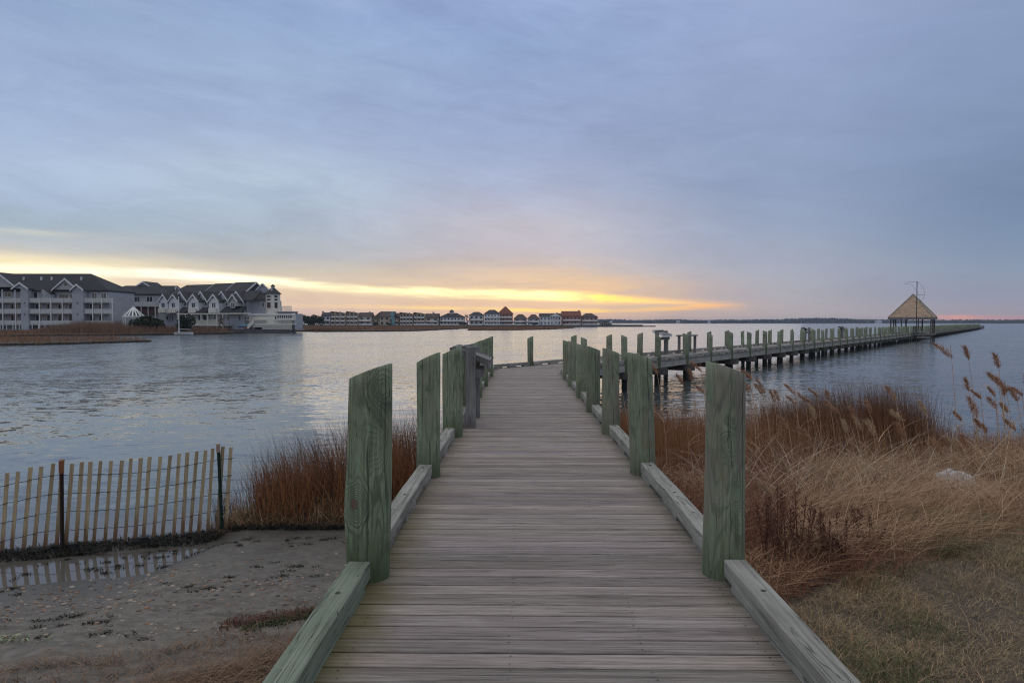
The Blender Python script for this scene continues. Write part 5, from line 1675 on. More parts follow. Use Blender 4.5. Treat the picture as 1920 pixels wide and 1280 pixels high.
M['weed'] = mat_blade('dark_weed', [(0.078, 0.033, 0.020), (0.134, 0.051, 0.027), (0.195, 0.078, 0.036)])
M['plume'] = mat_blade('reed_plume', [(0.30, 0.15, 0.082), (0.45, 0.25, 0.14), (0.57, 0.36, 0.225)])
M['plume_pale'] = mat_blade('pale_plume', [(0.411, 0.276, 0.166), (0.531, 0.380, 0.238), (0.628, 0.471, 0.310)])
M['twig'] = mat_blade('dark_twig', [(0.045, 0.025, 0.018), (0.085, 0.05, 0.035)])
M['wrack'] = mat_blade('dead_wrack', [(0.048, 0.023, 0.014), (0.137, 0.075, 0.042), (0.300, 0.195, 0.111), (0.177, 0.088, 0.049), (0.382, 0.273, 0.170)])
M['weed_green'] = mat_blade('sea_lettuce', [(0.025, 0.035, 0.015), (0.06, 0.085, 0.022), (0.12, 0.14, 0.035)])
M['algae_dark'] = mat_blade('black_weed', [(0.010, 0.010, 0.008), (0.022, 0.020, 0.014), (0.03, 0.033, 0.016)])

# --- cordgrass between the lath fence and the walk
pl = [(-3.95, 8.75), (-1.05, 9.0), (-1.0, 11.2), (-2.2, 11.1), (-3.2, 10.1), (-3.9, 9.3)]
n = 5000
P = scatter(pl, n, lambda x, y: 0.12 + 0.88 * sstep(vnoise(x * 3.6, y * 3.6, 31), .35, .65))
hx = np.interp(P[:, 0], [-4, -3.4, -2.6, -1.8, -1], [0.50, 0.72, 0.98, 1.10, 1.12])
a = blades('a', P, hx * U(0.5, 1.12, n), U(.005, .011, n), -0.10 + 0.20 * rng.standard_normal(n), 0.12 * rng.standard_normal(n), U(0, .12, n), M['rust'])
n = 1300
P = scatter(pl, n)
hx = np.interp(P[:, 0], [-4, -3.4, -2.6, -1.8, -1], [0.66, 0.90, 1.12, 1.22, 1.24])
b_ = blades('b', P, hx * U(0.85, 1.18, n), U(.004, .007, n), -0.12 + 0.16 * rng.standard_normal(n), 0.1 * rng.standard_normal(n), 0.0, M['twig'])
n = 2600
P = scatter([(-4.0, 8.7), (-1.05, 8.93), (-1.0, 10.0), (-3.6, 9.4)], n)
c_ = blades('c', P, U(.10, .34, n), U(.006, .012, n), 0.5 * rng.standard_normal(n), 0.45 * rng.standard_normal(n), U(0, .5, n), M['straw'])
n = 900
P = scatter([(-4.0, 8.7), (-1.05, 8.93), (-1.0, 10.0), (-3.6, 9.4)], n)
d__ = blades('d', P, U(.12, .42, n), U(.006, .012, n), 0.4 * rng.standard_normal(n), 0.4 * rng.standard_normal(n), U(0, .5, n), M['lawn_green'])
tag(join_mesh('cordgrass', [a, b_, c_, d__], [M['rust'], M['twig'], M['straw'], M['lawn_green']]), 'clump of rust red cordgrass between the lath fence and the walk', 'grass', kind='stuff')

# --- matted dark roots on the bank edge and along the fence
def along(x0, x1, n, e0, e1):
    x = U(x0, x1, n)
    yl = np.where(x < -3.7, 8.73 + 0.3456 * (x + 3.75), 8.95)
    y = yl - U(e0, e1, n)
    return np.column_stack([x, y, ground_z(x, y)])
n = 5000
P = along(-8.5, -3.5, n, -0.10, 0.27)
P[:, 2] = np.maximum(P[:, 2], 0.0)
keep = vnoise(P[:, 0] * 2.2, P[:, 1] * 2.2, 33) > 0.30
P = P[keep]; n = len(P)
a = blades('a', P, U(.05, .14, n), U(.008, .02, n), 0.9 * rng.standard_normal(n), 0.5 * rng.standard_normal(n), U(.6, 1, n), M['algae_dark'])
n = 6500
P = along(-3.75, -1.0, n, -0.15, 0.17)
b_ = blades('b', P, U(.06, .22, n), U(.004, .012, n), 0.9 * rng.standard_normal(n), 0.5 * rng.standard_normal(n), U(.5, 1, n), M['wrack'])
P = along(-3.9, -1.0, 3500, -0.05, 0.24); n = len(P)
c_ = blades('c', P, U(.05, .16, n), U(.008, .018, n), 0.9 * rng.standard_normal(n), 0.5 * rng.standard_normal(n), U(.5, 1, n), M['algae_dark'])
tag(join_mesh('tide_wrack', [a, b_, c_], [M['algae_dark'], M['wrack'], M['algae_dark']]), 'dark weed and root mat along the fence and grass bank', 'seaweed', kind='stuff')

# --- straw wrack in front
def wr_line(x, k): return np.interp(x, [-4.5, -3.2, -2.6, -1.9, -1.2, -0.9], k)
n = 9500
x = U(-2.75, -0.95, n); top_ = np.interp(x, [-2.8, -2.3, -1.8, -1.3, -0.95], [3.9, 4.35, 4.75, 5.05, 5.2])
y = top_ - np.abs(rng.standard_normal(n)) * 0.45
P = np.column_stack([x, y, ground_z(x, y) + U(0, .05, n)])
ang_ = 0.35 + 0.8 * rng.standard_normal(n)
sg = np.where(rng.random(n) < .5, -1, 1)
a = blades('a', P, U(.08, .40, n), U(.003, .0085, n), np.cos(ang_) * sg, np.sin(ang_) * sg, U(.85, 1.05, n), M['wrack'], power=1.05)
n = 1700
x = U(-4.2, -1.0, n)
y = np.interp(x, [-4.2, -3.4, -2.6, -1.8, -1.0], [4.1, 4.70, 5.05, 5.30, 5.62]) + 0.06 * rng.standard_normal(n) + np.where(rng.random(n) < .4, -0.28, 0) + 0.09 * np.sin(x * 5.0)
P = np.column_stack([x, y, ground_z(x, y) + U(0, .012, n)])
ang_ = 0.3 + 0.9 * rng.standard_normal(n)
b_ = blades('b', P, U(.05, .24, n), U(.003, .007, n), np.cos(ang_) * np.where(rng.random(n) < .5, -1, 1), np.sin(ang_), U(.9, 1.05, n), M['wrack'], power=1.05)
n = 1500
x = U(-2.2, -1.0, n); y = np.interp(x, [-2.2, -1.7, -1.0], [5.55, 5.85, 6.1]) + 0.07 * rng.standard_normal(n)
P = np.column_stack([x, y, ground_z(x, y)])
c_ = blades('c', P, U(.02, .07, n), U(.006, .014, n), rng.standard_normal(n) * .8, rng.standard_normal(n) * .8, U(.4, 1, n), M['weed_green'])
x = U(-2.4, -1.0, n); y = np.interp(x, [-2.4, -1.7, -1.0], [5.60, 5.90, 6.2]) + 0.08 * rng.standard_normal(n)
P = np.column_stack([x, y, ground_z(x, y)])
d__ = blades('d', P, U(.03, .12, n), U(.004, .009, n), rng.standard_normal(n), rng.standard_normal(n) * .6, U(.6, 1, n), M['weed'])
tag(join_mesh('straw_wrack', [a, b_, c_, d__], [M['wrack'], M['wrack'], M['weed_green'], M['weed']]), 'drift lines of dead straw on the sand beside the walk', 'straw', kind='stuff')

# --- shells, pebbles and weed scraps on the sand
M['shell'] = mat_blade('shell_bits', [(0.035, 0.03, 0.026), (0.09, 0.06, 0.04), (0.26, 0.13, 0.06), (0.40, 0.33, 0.25), (0.06, 0.05, 0.045), (0.50, 0.47, 0.42)], 0.5)
mb = MB()
cnt = 0
while cnt < 1500:
    x = rnd.uniform(-5.6, -1.0); y = rnd.gauss(6.3, 0.75)
    if y < 5.1 or y > 8.3: continue
    if rnd.random() > (0.25 + 1.1 * float(vnoise(x * 1.6, y * 2.4, 44)) ** 2) * (1.0 if x < -2 else 0.5): continue
    z = float(ground_z(x, y))
    if z < 0.004: continue
    r = rnd.choice((0.007, 0.010, 0.013, 0.017, 0.024)) * rnd.uniform(.7, 1.3)
    h = r * rnd.uniform(.25, .6); a0 = rnd.uniform(0, 6.28); el_ = rnd.uniform(.5, 1)
    k = 6
    ring0 = [(x + r * math.cos(a0 + 2 * PI * i / k), y + r * el_ * math.sin(a0 + 2 * PI * i / k) , z - .004) for i in range(k)]
    ring1 = [(x + .7 * r * math.cos(a0 + 2 * PI * i / k) * rnd.uniform(.8, 1.2), y + .7 * r * el_ * math.sin(a0 + 2 * PI * i / k), z + h * .7) for i in range(k)]
    mb.add(ring0 + ring1 + [(x, y, z + h)], [(i, (i + 1) % k, k + (i + 1) % k, k + i) for i in range(k)] + [(k + i, k + (i + 1) % k, 2 * k) for i in range(k)])
    cnt += 1
o1 = mb.build('shell_litter', M['shell'])
tag(o1, 'scattered shells and pebbles on the wet grey sand', 'shells', kind='stuff')
cl_ = []
for i in range(330):
    x = rnd.uniform(-5.4, -1.05); y = rnd.uniform(5.3, 8.4)
    if float(vnoise(x * 1.3, y * 1.8, 51)) < 0.36: continue
    cl_ += [(x + rnd.gauss(0, .03), y + rnd.gauss(0, .02)) for _ in range(rnd.randint(5, 22))]
q = np.array(cl_); P = np.column_stack([q, np.maximum(0.0, ground_z(q[:, 0], q[:, 1]))]); n = len(P)
a = blades('a', P, U(.02, .07, n), U(.006, .016, n), rng.standard_normal(n), rng.standard_normal(n) * .6, U(.8, 1, n), M['algae_dark'])
k = rng.random(n) < .12; P2 = P[k] + np.array([.02, .03, 0]); n2 = len(P2)
b_ = blades('b', P2, U(.02, .06, n2), U(.006, .014, n2), rng.standard_normal(n2), rng.standard_normal(n2) * .6, U(.7, 1, n2), M['weed_green'])
tag(join_mesh('seaweed_scraps', [a, b_], [M['algae_dark'], M['weed_green']]), 'dark and green seaweed scraps strewn over the wet sand', 'seaweed', kind='stuff')

# --- the grassy side
def lawn_edge(x): return 4.1 + (x - 1.69) * 0.88 + 0.25 * np.sin(x * 3.1)
lawn_poly = [(1.50, 1.6), (9, 1.6), (9, 10.5), (6.0, 8.4), (3.05, 5.65), (1.6, 4.3)]
n = 85000
P = scatter(lawn_poly, n, lambda x, y: np.clip(1.25 - y / 9.0, 0.15, 1) * (x < 0.85 * y + 1.5) * (0.35 + 0.65 * vnoise(x * 2.2, y * 2.2, 61)))
a = blades('a', P, U(.02, .075, n) * (0.6 + 1.1 * sstep(vnoise(P[:, 0] * 2.6, P[:, 1] * 2.6, 64), .3, .9)), U(.0022, .005, n), 0.1 + 0.75 * rng.standard_normal(n), 0.6 * rng.standard_normal(n), U(.1, .9, n), M['lawn'], segs=3)
n = 17000
P = scatter(lawn_poly, n, lambda x, y: (x < 0.85 * y + 1.5) * sstep(vnoise(x * 1.9, y * 1.9, 62), .5, .95) * np.clip(1.2 - y / 8, .2, 1))
b_ = blades('b', P, U(.03, .085, n), U(.003, .005, n), 0.1 + 0.5 * rng.standard_normal(n), 0.5 * rng.standard_normal(n), U(0, .7, n), M['lawn_green'], segs=3)
n = 900
P = scatter(lawn_poly, n, lambda x, y: (x < 0.85 * y + 1.5) * 0.9)
c_ = blades('c', P, U(.10, .30, n), U(.002, .004, n), 0.8 * rng.standard_normal(n), 0.8 * rng.standard_normal(n), U(.7, 1, n), M['straw'], segs=4)
tag(join_mesh('lawn', [a, b_, c_], [M['lawn'], M['lawn_green'], M['straw']]), 'short brown winter lawn with green tufts beside the walk', 'lawn', kind='stuff')

# matted, wind-laid straw behind the lawn
mat_poly = [(2.45, 4.75), (5.6, 7.1), (11, 10.4), (12, 13.0), (7, 12.2), (4.4, 10.3), (3.2, 8.0), (2.2, 5.7)]
n = 16000
P = scatter(mat_poly, n, lambda x, y: (0.08 + 0.92 * sstep(vnoise(x * 1.9, y * 1.9, 63), .25, .75)) * sstep(y - (4.75 + (x - 2.45) * .72) + .8 * vnoise(x * 2, y * 2, 77), -.1, 1.4))
P[:, 2] += U(0, .10, n)
wv = vnoise(P[:, 0] * .7, P[:, 1] * .7, 64)
a = blades('a', P, U(.28, .78, n) * (0.7 + 0.6 * wv), U(.003, .0065, n), 0.75 * np.cos(4.0 * wv - 1.2) + .55 * rng.standard_normal(n), -0.30 * np.sin(5 * wv) + 0.65 * rng.standard_normal(n), U(.40, .98, n), M['straw'], segs=5, power=1.4)
n = 1300
P = scatter([(2.9, 5.0), (4.4, 6.4), (5.2, 7.6), (4.2, 7.4), (3.0, 6.2)], n, lambda x, y: sstep(vnoise(x * 2.4, y * 2.4, 65), .35, .8))
b_ = blades('b', P, U(.16, .48, n), U(.003, .006, n), 0.7 + .5 * rng.standard_normal(n), -0.3 + 0.55 * rng.standard_normal(n), U(.4, .9, n), M['lawn_green'], segs=5, power=1.4)
n = 7500
P = scatter([(1.62, 4.4), (2.9, 5.5), (4.2, 6.6), (3.6, 7.2), (2.6, 6.6), (1.65, 6.0)], n)
c_ = blades('c', P, U(.08, .36, n), U(.002, .005, n), .6 * rng.standard_normal(n), .6 * rng.standard_normal(n), U(.2, .9, n), M['thicket'], segs=4)
n = 16000
P = scatter(mat_poly, n, lambda x, y: 0.15 + 0.85 * sstep(vnoise(x * 1.1, y * 1.1, 74), .35, .7) + .5 * (y > 9.5))
d__ = blades('d', P, U(.12, .5, n), U(.003, .006, n), 0.3 + .6 * rng.standard_normal(n), .5 * rng.standard_normal(n), U(.2, .9, n), M['thicket'], segs=4)
n = 700
P = scatter([(2.4, 6.6), (5.5, 8.0), (9.5, 10.8), (9.5, 12.6), (4.5, 11.0), (2.2, 9.0)], n)
e__ = blades('e', P, U(.55, 1.25, n), U(.006, .011, n), .8 * rng.standard_normal(n), .6 * rng.standard_normal(n), U(.15, .7, n), M['pale_stem'], segs=6, power=1.5)
n = 6000
P = scatter([(1.6, 4.6), (2.6, 5.4), (4.4, 6.9), (8.5, 10.2), (9.0, 11.0), (4.0, 8.6), (2.2, 7.0)], n, lambda x, y: (vnoise(x * 1.7, y * 1.7, 73) > .5) * 1.0)
f__ = blades('f', P, U(.10, .42, n), U(.004, .008, n), .2 + .8 * rng.standard_normal(n), .7 * rng.standard_normal(n), U(.5, 1, n), M['straw'], segs=4, power=1.3)
tag(join_mesh('matted_straw', [a, b_, c_, d__, e__, f__], [M['straw'], M['lawn_green'], M['thicket'], M['thicket'], M['pale_stem'], M['straw']]), 'bleached straw laid over by the wind behind the lawn', 'dry grass', kind='stuff')

# reddish brown thicket beside the walk
th_poly = [(1.62, 6.0), (2.7, 6.6), (3.4, 8.0), (4.6, 10.4), (5.2, 11.5), (1.75, 11.8)]
n = 20000
P = scatter(th_poly, n, lambda x, y: 0.35 + 0.65 * vnoise(x * 2.1, y * 2.1, 66))
hv = 0.55 + 0.75 * vnoise(P[:, 0] * 1.2, P[:, 1] * 1.2, 67)
a = blades('a', P, hv * U(.20, .52, n), U(.0028, .0055, n), 0.15 + .42 * rng.standard_normal(n), .4 * rng.standard_normal(n), U(.05, .85, n), M['thicket'], segs=4)
n = 6500
P = scatter(th_poly, n); 
b_ = blades('b', P, U(.16, .60, n), U(.003, .0055, n), 0.35 + .6 * rng.standard_normal(n), -.1 + .6 * rng.standard_normal(n), U(.4, .95, n), M['straw'], segs=5, power=1.4)
tag(join_mesh('thicket', [a, b_], [M['thicket'], M['straw']]), 'low reddish brown thicket between the swirling piling and the reeds', 'undergrowth', kind='stuff')

# upright reeds along the water
reed_poly = [(1.85, 11.0), (4.6, 10.3), (7.4, 11.7), (10.2, 12.2), (15, 14.0), (15, 16.0), (10.3, 14.2), (8.0, 14.2), (6, 15.0), (4.0, 15.4), (1.9, 16.2)]
n = 12000
P = scatter(reed_poly, n, lambda x, y: 0.3 + 0.7 * vnoise(x * 1.5, y * 1.5, 68))
hh = np.interp(P[:, 0], [1.8, 3.2, 5.0, 7.5, 8.4, 9.0, 11, 14], [0.62, 0.78, 1.02, 1.05, 0.60, 0.48, 0.48, 0.55])
hh = hh * np.interp(P[:, 1], [10.3, 12.0, 16], [0.72, 1.0, 1.05])
a = blades('a', P, hh * U(.55, 1.22, n), U(.005, .011, n), -0.08 + .16 * rng.standard_normal(n), .12 * rng.standard_normal(n), U(0, .12, n), M['reed'])
n = 10500
rp = [(1.85, 10.8), (3.2, 11.4), (4.6, 12.0), (7, 13.0), (10.6, 12.3), (15, 14.2), (15, 16), (10.3, 13.9), (6, 15.0), (4.0, 15.6), (1.9, 17.2)]
P = scatter(rp, n, lambda x, y: np.where(x < 3.6, 1.0, 0.40) * (0.4 + 0.6 * vnoise(x * 1.4, y * 1.4, 69)))
hh = np.interp(P[:, 0], [1.8, 2.6, 3.6, 6, 7.6, 9, 14], [0.70, 0.74, 0.72, 0.8, 0.7, 0.42, 0.5])
b_ = blades('b', P, hh * U(.55, 1.15, n), U(.004, .008, n), -0.04 + .12 * rng.standard_normal(n), .12 * rng.standard_normal(n), U(0, .12, n), M['rust'])
n = 3000
P = scatter(reed_poly, n)
c_ = blades('c', P, U(.3, .8, n), U(.003, .006, n), 0.4 + .5 * rng.standard_normal(n), .45 * rng.standard_normal(n), U(.2, .8, n), M['straw'])
tag(join_mesh('reed_bed', [a, b_, c_], [M['reed'], M['rust'], M['straw']]), 'upright tan and rust reeds along the water edge', 'reeds', kind='stuff')

# tall dark rush stand
n = 8200
ru = [(4.9, 12.2), (6.4, 12.0), (7.75, 11.9), (7.95, 13.0), (7.2, 14.0), (5.2, 14.4)]
P = scatter(ru, n, lambda x, y: 0.25 + 0.75 * (vnoise(x * 2.2, y * 2.2, 70) > .36))
hh = np.interp(P[:, 0], [4.9, 5.6, 6.6, 7.9], [0.90, 1.18, 1.28, 1.22]) * (0.86 + 0.28 * vnoise(P[:, 0] * 2.5, P[:, 1] * 1.2, 71))
a = blades('a', P, hh * U(.55, 1.15, n), U(.004, .008, n), -0.05 + .11 * rng.standard_normal(n), .10 * rng.standard_normal(n), U(0, .06, n), M['rust_dark'])
tag(a, 'tall dark rust rush stand rising at the water edge', 'rushes', kind='stuff')


# --- single reeds with feathery plumes
def reed_plant(px, py, d, label, group, pale=False, size=1.0, lean=0.16):
    X, Z = PX(px, d), PZ(py, d)
    bx = X + lean * 0.9
    gzv = float(ground_z(bx, d)); h = Z - gzv
    r = tag(empty('plume_reed', (bx, d, gzv)), label, 'reed', group)
    pts = []
    for i in range(7):
        t = i / 6
        pts.append((-lean * 0.9 * t ** 1.8, 0.05 * math.sin(t * 2) * lean, h * t * 0.96))
    b = MB(); b.tube(pts, [0.0055 - 0.0025 * i / 6 for i in range(7)], 5); b.build('stem', M['straw'], r)
    L = rnd.uniform(.18, .28) * size
    n = 260
    t = rng.random(n) ** 0.85
    sgn = -1.0 if lean > 0 else 1.0
    tilt_ = rnd.choice((.05, .2, .35, .5, .65)) * sgn * rnd.uniform(.7, 1.2)
    ax = np.array([tilt_, rnd.uniform(-.2, .2), 0.9]); ax /= np.linalg.norm(ax)
    zb = h * 0.96 - L * 0.62
    fb = (zb / (h * .96)) ** 1.8
    P0 = np.array([-lean * 0.9 * fb, 0.0, zb])
    droop = (t ** 2)[:, None] * np.array([.10 * sgn, 0, -.05]) * L * 2
    spread = L * rnd.uniform(.13, .22) * np.sin(PI * (0.10 + 0.82 * t)) ** 0.8
    P = P0 + ax * (t * L * 0.9)[:, None] + droop + np.column_stack([spread * .5 * rng.standard_normal(n) + sgn * spread * .25, spread * .5 * rng.standard_normal(n), -spread * .3 * rng.random(n)])
    lx_ = .5 * sgn + .5 * rng.standard_normal(n); ly_ = .4 * rng.standard_normal(n)
    o = blades('plume', P, U(.035, .075, n) * size, U(.003, .007, n), lx_, ly_, U(0, .6, n), M['plume_pale'] if pale else M['plume'], segs=3, parent=r, power=1.2)
    n = rnd.randint(2, 5)
    P = np.column_stack([[pts[2][0] * .8] * n, [0] * n, U(.15, .62, n) * h])
    P[:, 0] = -lean * 0.9 * (P[:, 2] / (h * .96)) ** 1.8
    blades('foliage', P, U(.22, .40, n), U(.008, .014, n), .9 * rng.standard_normal(n), .6 * rng.standard_normal(n), U(.3, .9, n), M['straw'], segs=5, parent=r, power=1.3)
    return r


tall = [(1783, 636, 9.4, 'tallest plume reed, bent over, above the open water past the rushes', 1.2), (1815, 644, 9.6, 'second tallest plume reed, close beside the bent one above open water', 1.1),
        (1872, 658, 9.0, 'slim upright plume reed alone in front of the open water', 1.05), (1871, 692, 9.2, 'plume reed directly below the slim upright one', 1.1),
        (1886, 702, 8.8, 'broad drooping plume reed at the rim of the tall group', 1.25), (1907, 724, 8.7, 'thick drooping plume reed beside the broad one', 1.2)]
for (px, py, d, lab, s) in tall: reed_plant(px, py, d, lab, 'tall plume reeds against the water', size=s, lean=rnd.uniform(.14, .24))
for (px, py, d) in ((1815, 707, 9.8), (1840, 726, 10), (1867, 722, 9.6), (1884, 720, 9.4), (1918, 720, 9.0), (1822, 744, 9.7), (1833, 758, 9.9), (1803, 768, 9.6), (1869, 742, 9.4), (1890, 752, 9.2), (1841, 784, 9.5), (1850, 795, 9.8), (1904, 784, 9.2), (1812, 817, 9.6), (1935, 700, 8.8), (1950, 740, 9.0)):
    reed_plant(px, py, d, 'smaller plume reed in the loose group against the open water', 'smaller plume reeds against the water', size=rnd.uniform(.75, 1.0), lean=rnd.uniform(.08, .22))
for (px, py, d) in ((1230, 675, 10.5), (1280, 698, 11), (1297, 690, 10.8), (1314, 671, 10.5), (1160, 697, 12.6), (1322, 718, 11)):
    reed_plant(px, py, d, 'plume reed leaning between the two pilings of the grassy side', 'plume reeds between the pilings', size=rnd.uniform(.9, 1.1), lean=rnd.uniform(.1, .3))
for (px, py, d) in ((1409, 688, 10.5), (1407, 709, 10.6), (1402, 716, 10.9), (1428, 717, 11), (1431, 712, 11.2), (1453, 732, 11.5), (1460, 731, 12), (1491, 717, 11.6), (1491, 738, 11.8), (1510, 734, 12), (1520, 741, 12), (1532, 723, 11.6), (1553, 730, 11)):
    reed_plant(px, py, d, 'plume reed standing above the tan reeds beside the swirling piling', 'plume reeds beside the swirling piling', size=rnd.uniform(.8, 1.05), lean=rnd.uniform(.08, .22))
for (px, py, d, pale) in ((1678, 723, 10.2, 0), (1628, 752, 10, 0), (1691, 765, 10, 1), (1737, 750, 9.6, 1), (1526, 761, 10, 1), (1570, 748, 10, 0), (1601, 765, 9.8, 0), (1614, 782, 9.6, 1), (1478, 782, 9.6, 0), (1512, 798, 9.2, 0), (1585, 790, 9.2, 1), (1637, 790, 9.4, 1), (1693, 796, 9.4, 0), (1762, 824, 9.0, 0), (1792, 817, 9.4, 1)):
    reed_plant(px, py, d, 'plume reed in front of the dark rush stand', 'plume reeds before the rush stand', bool(pale), size=rnd.uniform(.9, 1.2), lean=rnd.uniform(.1, .3))
reed_plant(1447, 909, 6.6, 'lone pale fluffy plume reed close behind the swirling piling', 'single plume reeds', True, 0.9, 0.10)
reed_plant(1466, 866, 7.2, 'bent over straw coloured reed behind the swirling piling', 'single plume reeds', True, 0.8, 0.34)


# --- dark seeded weed stalks by the lawn
def weed(x, y, h, label, group):
    gzv = float(ground_z(x, y))
    r = tag(empty('dark_weed', (x, y, gzv - .01)), label, 'weed', group)
    lean = rnd.uniform(-.06, .06)
    b = MB()
    tips = []
    for k in range(rnd.randint(2, 4)):
        a0 = rnd.uniform(0, 6.28); s = rnd.uniform(.03, .12) if k else 0.0; hh = h * (1 if k == 0 else rnd.uniform(.6, .95))
        pts = [(lean * h * t * t + s * math.cos(a0) * t, s * math.sin(a0) * t, hh * t) for t in (0, .25, .5, .75, 1)]
        b.tube(pts, [.005, .0045, .004, .003, .0015], 5); tips.append((pts, hh))
    b.build('stalk', M['weed'], r)
    PP = []
    for pts, hh in tips:
        for _ in range(120):
            t = rnd.uniform(.25, 1.0); i = min(3, int(t * 4)); q = t * 4 - i
            p = [pts[i][k] + (pts[i + 1][k] - pts[i][k]) * q for k in range(3)]
            w_ = .022 * (0.4 + math.sin(PI * t))
            PP.append((p[0] + rnd.gauss(0, w_ * .6), p[1] + rnd.gauss(0, w_ * .6), p[2]))
    PP = np.array(PP); n = len(PP)
    blades('seed_head', PP, U(.012, .034, n), U(.006, .012, n), rng.standard_normal(n) * .8, rng.standard_normal(n) * .8, U(0, .6, n), M['weed'], segs=2, parent=r)
wl = [(1440, 1065, 935, 5.55), (1462, 1075, 920, 5.5), (1478, 1085, 950, 5.4), (1500, 1070, 925, 5.6), (1518, 1090, 950, 5.4), (1545, 1080, 960, 5.55), (1560, 1100, 985, 5.35), (1590, 1110, 985, 5.4), (1610, 1085, 960, 5.8), (1635, 1100, 1000, 5.7), (1450, 1050, 945, 5.9), (1575, 1060, 975, 5.9), (1530, 1040, 960, 6.1), (1600, 1050, 990, 6.2), (1488, 1060, 960, 5.8)]
for i, (px, pb, pt, d) in enumerate(wl):
    X = PX(px, d); h = PZ(pt, d) - float(ground_z(X, d))
    weed(X, d, max(.36, h * 1.08), 'dark brown seeded weed stalk standing between lawn and thicket', 'dark weed stalks by the lawn')

# bare bleached branches by the white patch
br = MB()
def twig(p, d_, L, r, n):
    p = Vector(p); d_ = Vector(d_).normalized(); pts = [p]
    for i in range(4):
        d_ = (d_ + Vector((rnd.gauss(0, .15), rnd.gauss(0, .15), rnd.gauss(.03, .1)))).normalized(); pts.append(pts[-1] + d_ * L / 4)
    br.tube(pts, [r * (1 - .17 * i) for i in range(5)], 5)
    if n:
        for k in range(2): twig(pts[rnd.randint(2, 4)], d_ + Vector((rnd.gauss(0, .6), rnd.gauss(0, .5), rnd.gauss(.1, .3))), L * .6, r * .6, n - 1)
X = PX(1722, 9.2); twig((X, 9.2, float(ground_z(X, 9.2)) - .02), (.1, 0, 1), .42, .007, 3); twig((X + .02, 9.2, float(ground_z(X, 9.2)) - .02), (.7, .1, .6), .5, .006, 2)
tag(br.build('bare_branch', M['straw']), 'bare bleached forked branch beside the white patch', 'branch')

# white crusted patch
M['snow'] = plain('old_snow', (0.66, 0.67, 0.70), 0.75, 0.35, 14.0)
cx_, cy_ = PX(1790, 9.9), 9.95
k = 26
b = MB(); ring = []
v = [(cx_, cy_, float(ground_z(cx_, cy_)) + .17)]
for rr_, zz_ in ((.35, .165), (.7, .13), (1.0, .0)):
    for i in range(k):
        a = 2 * PI * i / k
        q = rr_ * (0.55 + 0.8 * float(vnoise(math.cos(a) * 2 + 9, math.sin(a) * 2 + 9, 81)))
        x, y = cx_ + .33 * q * math.cos(a), cy_ + .27 * q * math.sin(a)
        v.append((x, y, float(ground_z(x, y)) + zz_ + .05 * float(vnoise(x * 14, y * 14, 82))))
f = [(0, 1 + i, 1 + (i + 1) % k) for i in range(k)]
for r_ in range(2):
    f += [(1 + r_ * k + i, 1 + (r_ + 1) * k + i, 1 + (r_ + 1) * k + (i + 1) % k, 1 + r_ * k + (i + 1) % k) for i in range(k)]
b.add(v, f); tag(b.build('snow_patch', M['snow'], None, True), 'small crusted white snow patch lying in the bleached straw', 'snow')

# one brown leaf
M['leaf'] = plain('brown_leaf', (0.24, 0.10, 0.045), 0.7)
for (px, py, d, lab) in ((1534, 1128, 4.9, 'curled orange brown leaf lying under the dark weed stalks'), (1898, 1008, 6.6, 'dark curled leaf lying in the straw at the lawn edge')):
    X = PX(px, d); z = float(ground_z(X, d)) + .04
    b = MB(); pts = [(-.05, 0, .01), (-.02, .025, .02), (.03, .02, .012), (.055, 0, .02), (.03, -.022, .004), (-.02, -.025, .0)]
    b.add(pts + [(p[0], p[1], p[2] - .003) for p in pts], [(0, 1, 2, 3, 4, 5), (11, 10, 9, 8, 7, 6)] + [(i, i + 6, (i + 1) % 6 + 6, (i + 1) % 6) for i in range(6)])
    o = b.build('dead_leaf', M['leaf']); o.location = (X, d, z); o.rotation_euler = (.2, .1, rnd.uniform(0, 6)); tag(o, lab, 'leaf')
# crumpled pale green rag of sea lettuce at the beach
xx, yy = PX(5, 5.3), 5.35
n = 34
P = np.column_stack([xx + .10 * rng.standard_normal(n), yy + .05 * rng.standard_normal(n), np.zeros(n)]); P[:, 2] = ground_z(P[:, 0], P[:, 1])
M['sea_pale'] = mat_blade('pale_lettuce', [(0.20, 0.24, 0.12), (0.34, 0.38, 0.22), (0.42, 0.42, 0.26)])
o = blades('sea_lettuce', P, U(.04, .11, n), U(.012, .024, n), .7 + .4 * rng.standard_normal(n), .5 * rng.standard_normal(n), U(.5, .95, n), M['sea_pale'], segs=5)
tag(o, 'pale green strand of sea lettuce washed up on the sand', 'seaweed', kind='stuff')


# --- marsh grass far off
def marsh_grass(name, poly, n, h0, h1, w, mat, label, zbase=0.25, dens=None, hmap=None):
    if 'brush' not in name:
        poly = rough([(x_, y_ - 1.3) for x_, y_ in poly], 1.6, 3.0); zbase = 0.05
    P = scatter(poly, n, dens, lambda x, y: x * 0 + zbase)
    H = U(h0, h1, n) * (0.75 + 0.5 * vnoise(P[:, 0] * .22, P[:, 1] * .22, 90))
    if hmap is not None: H = H * hmap(P[:, 0], P[:, 1])
    o = blades(name, P, H, U(w * .6, w * 1.3, n), .14 * rng.standard_normal(n), .14 * rng.standard_normal(n), U(0, .25, n), mat, segs=2)
    tag(o, label, 'marsh grass', kind='stuff')


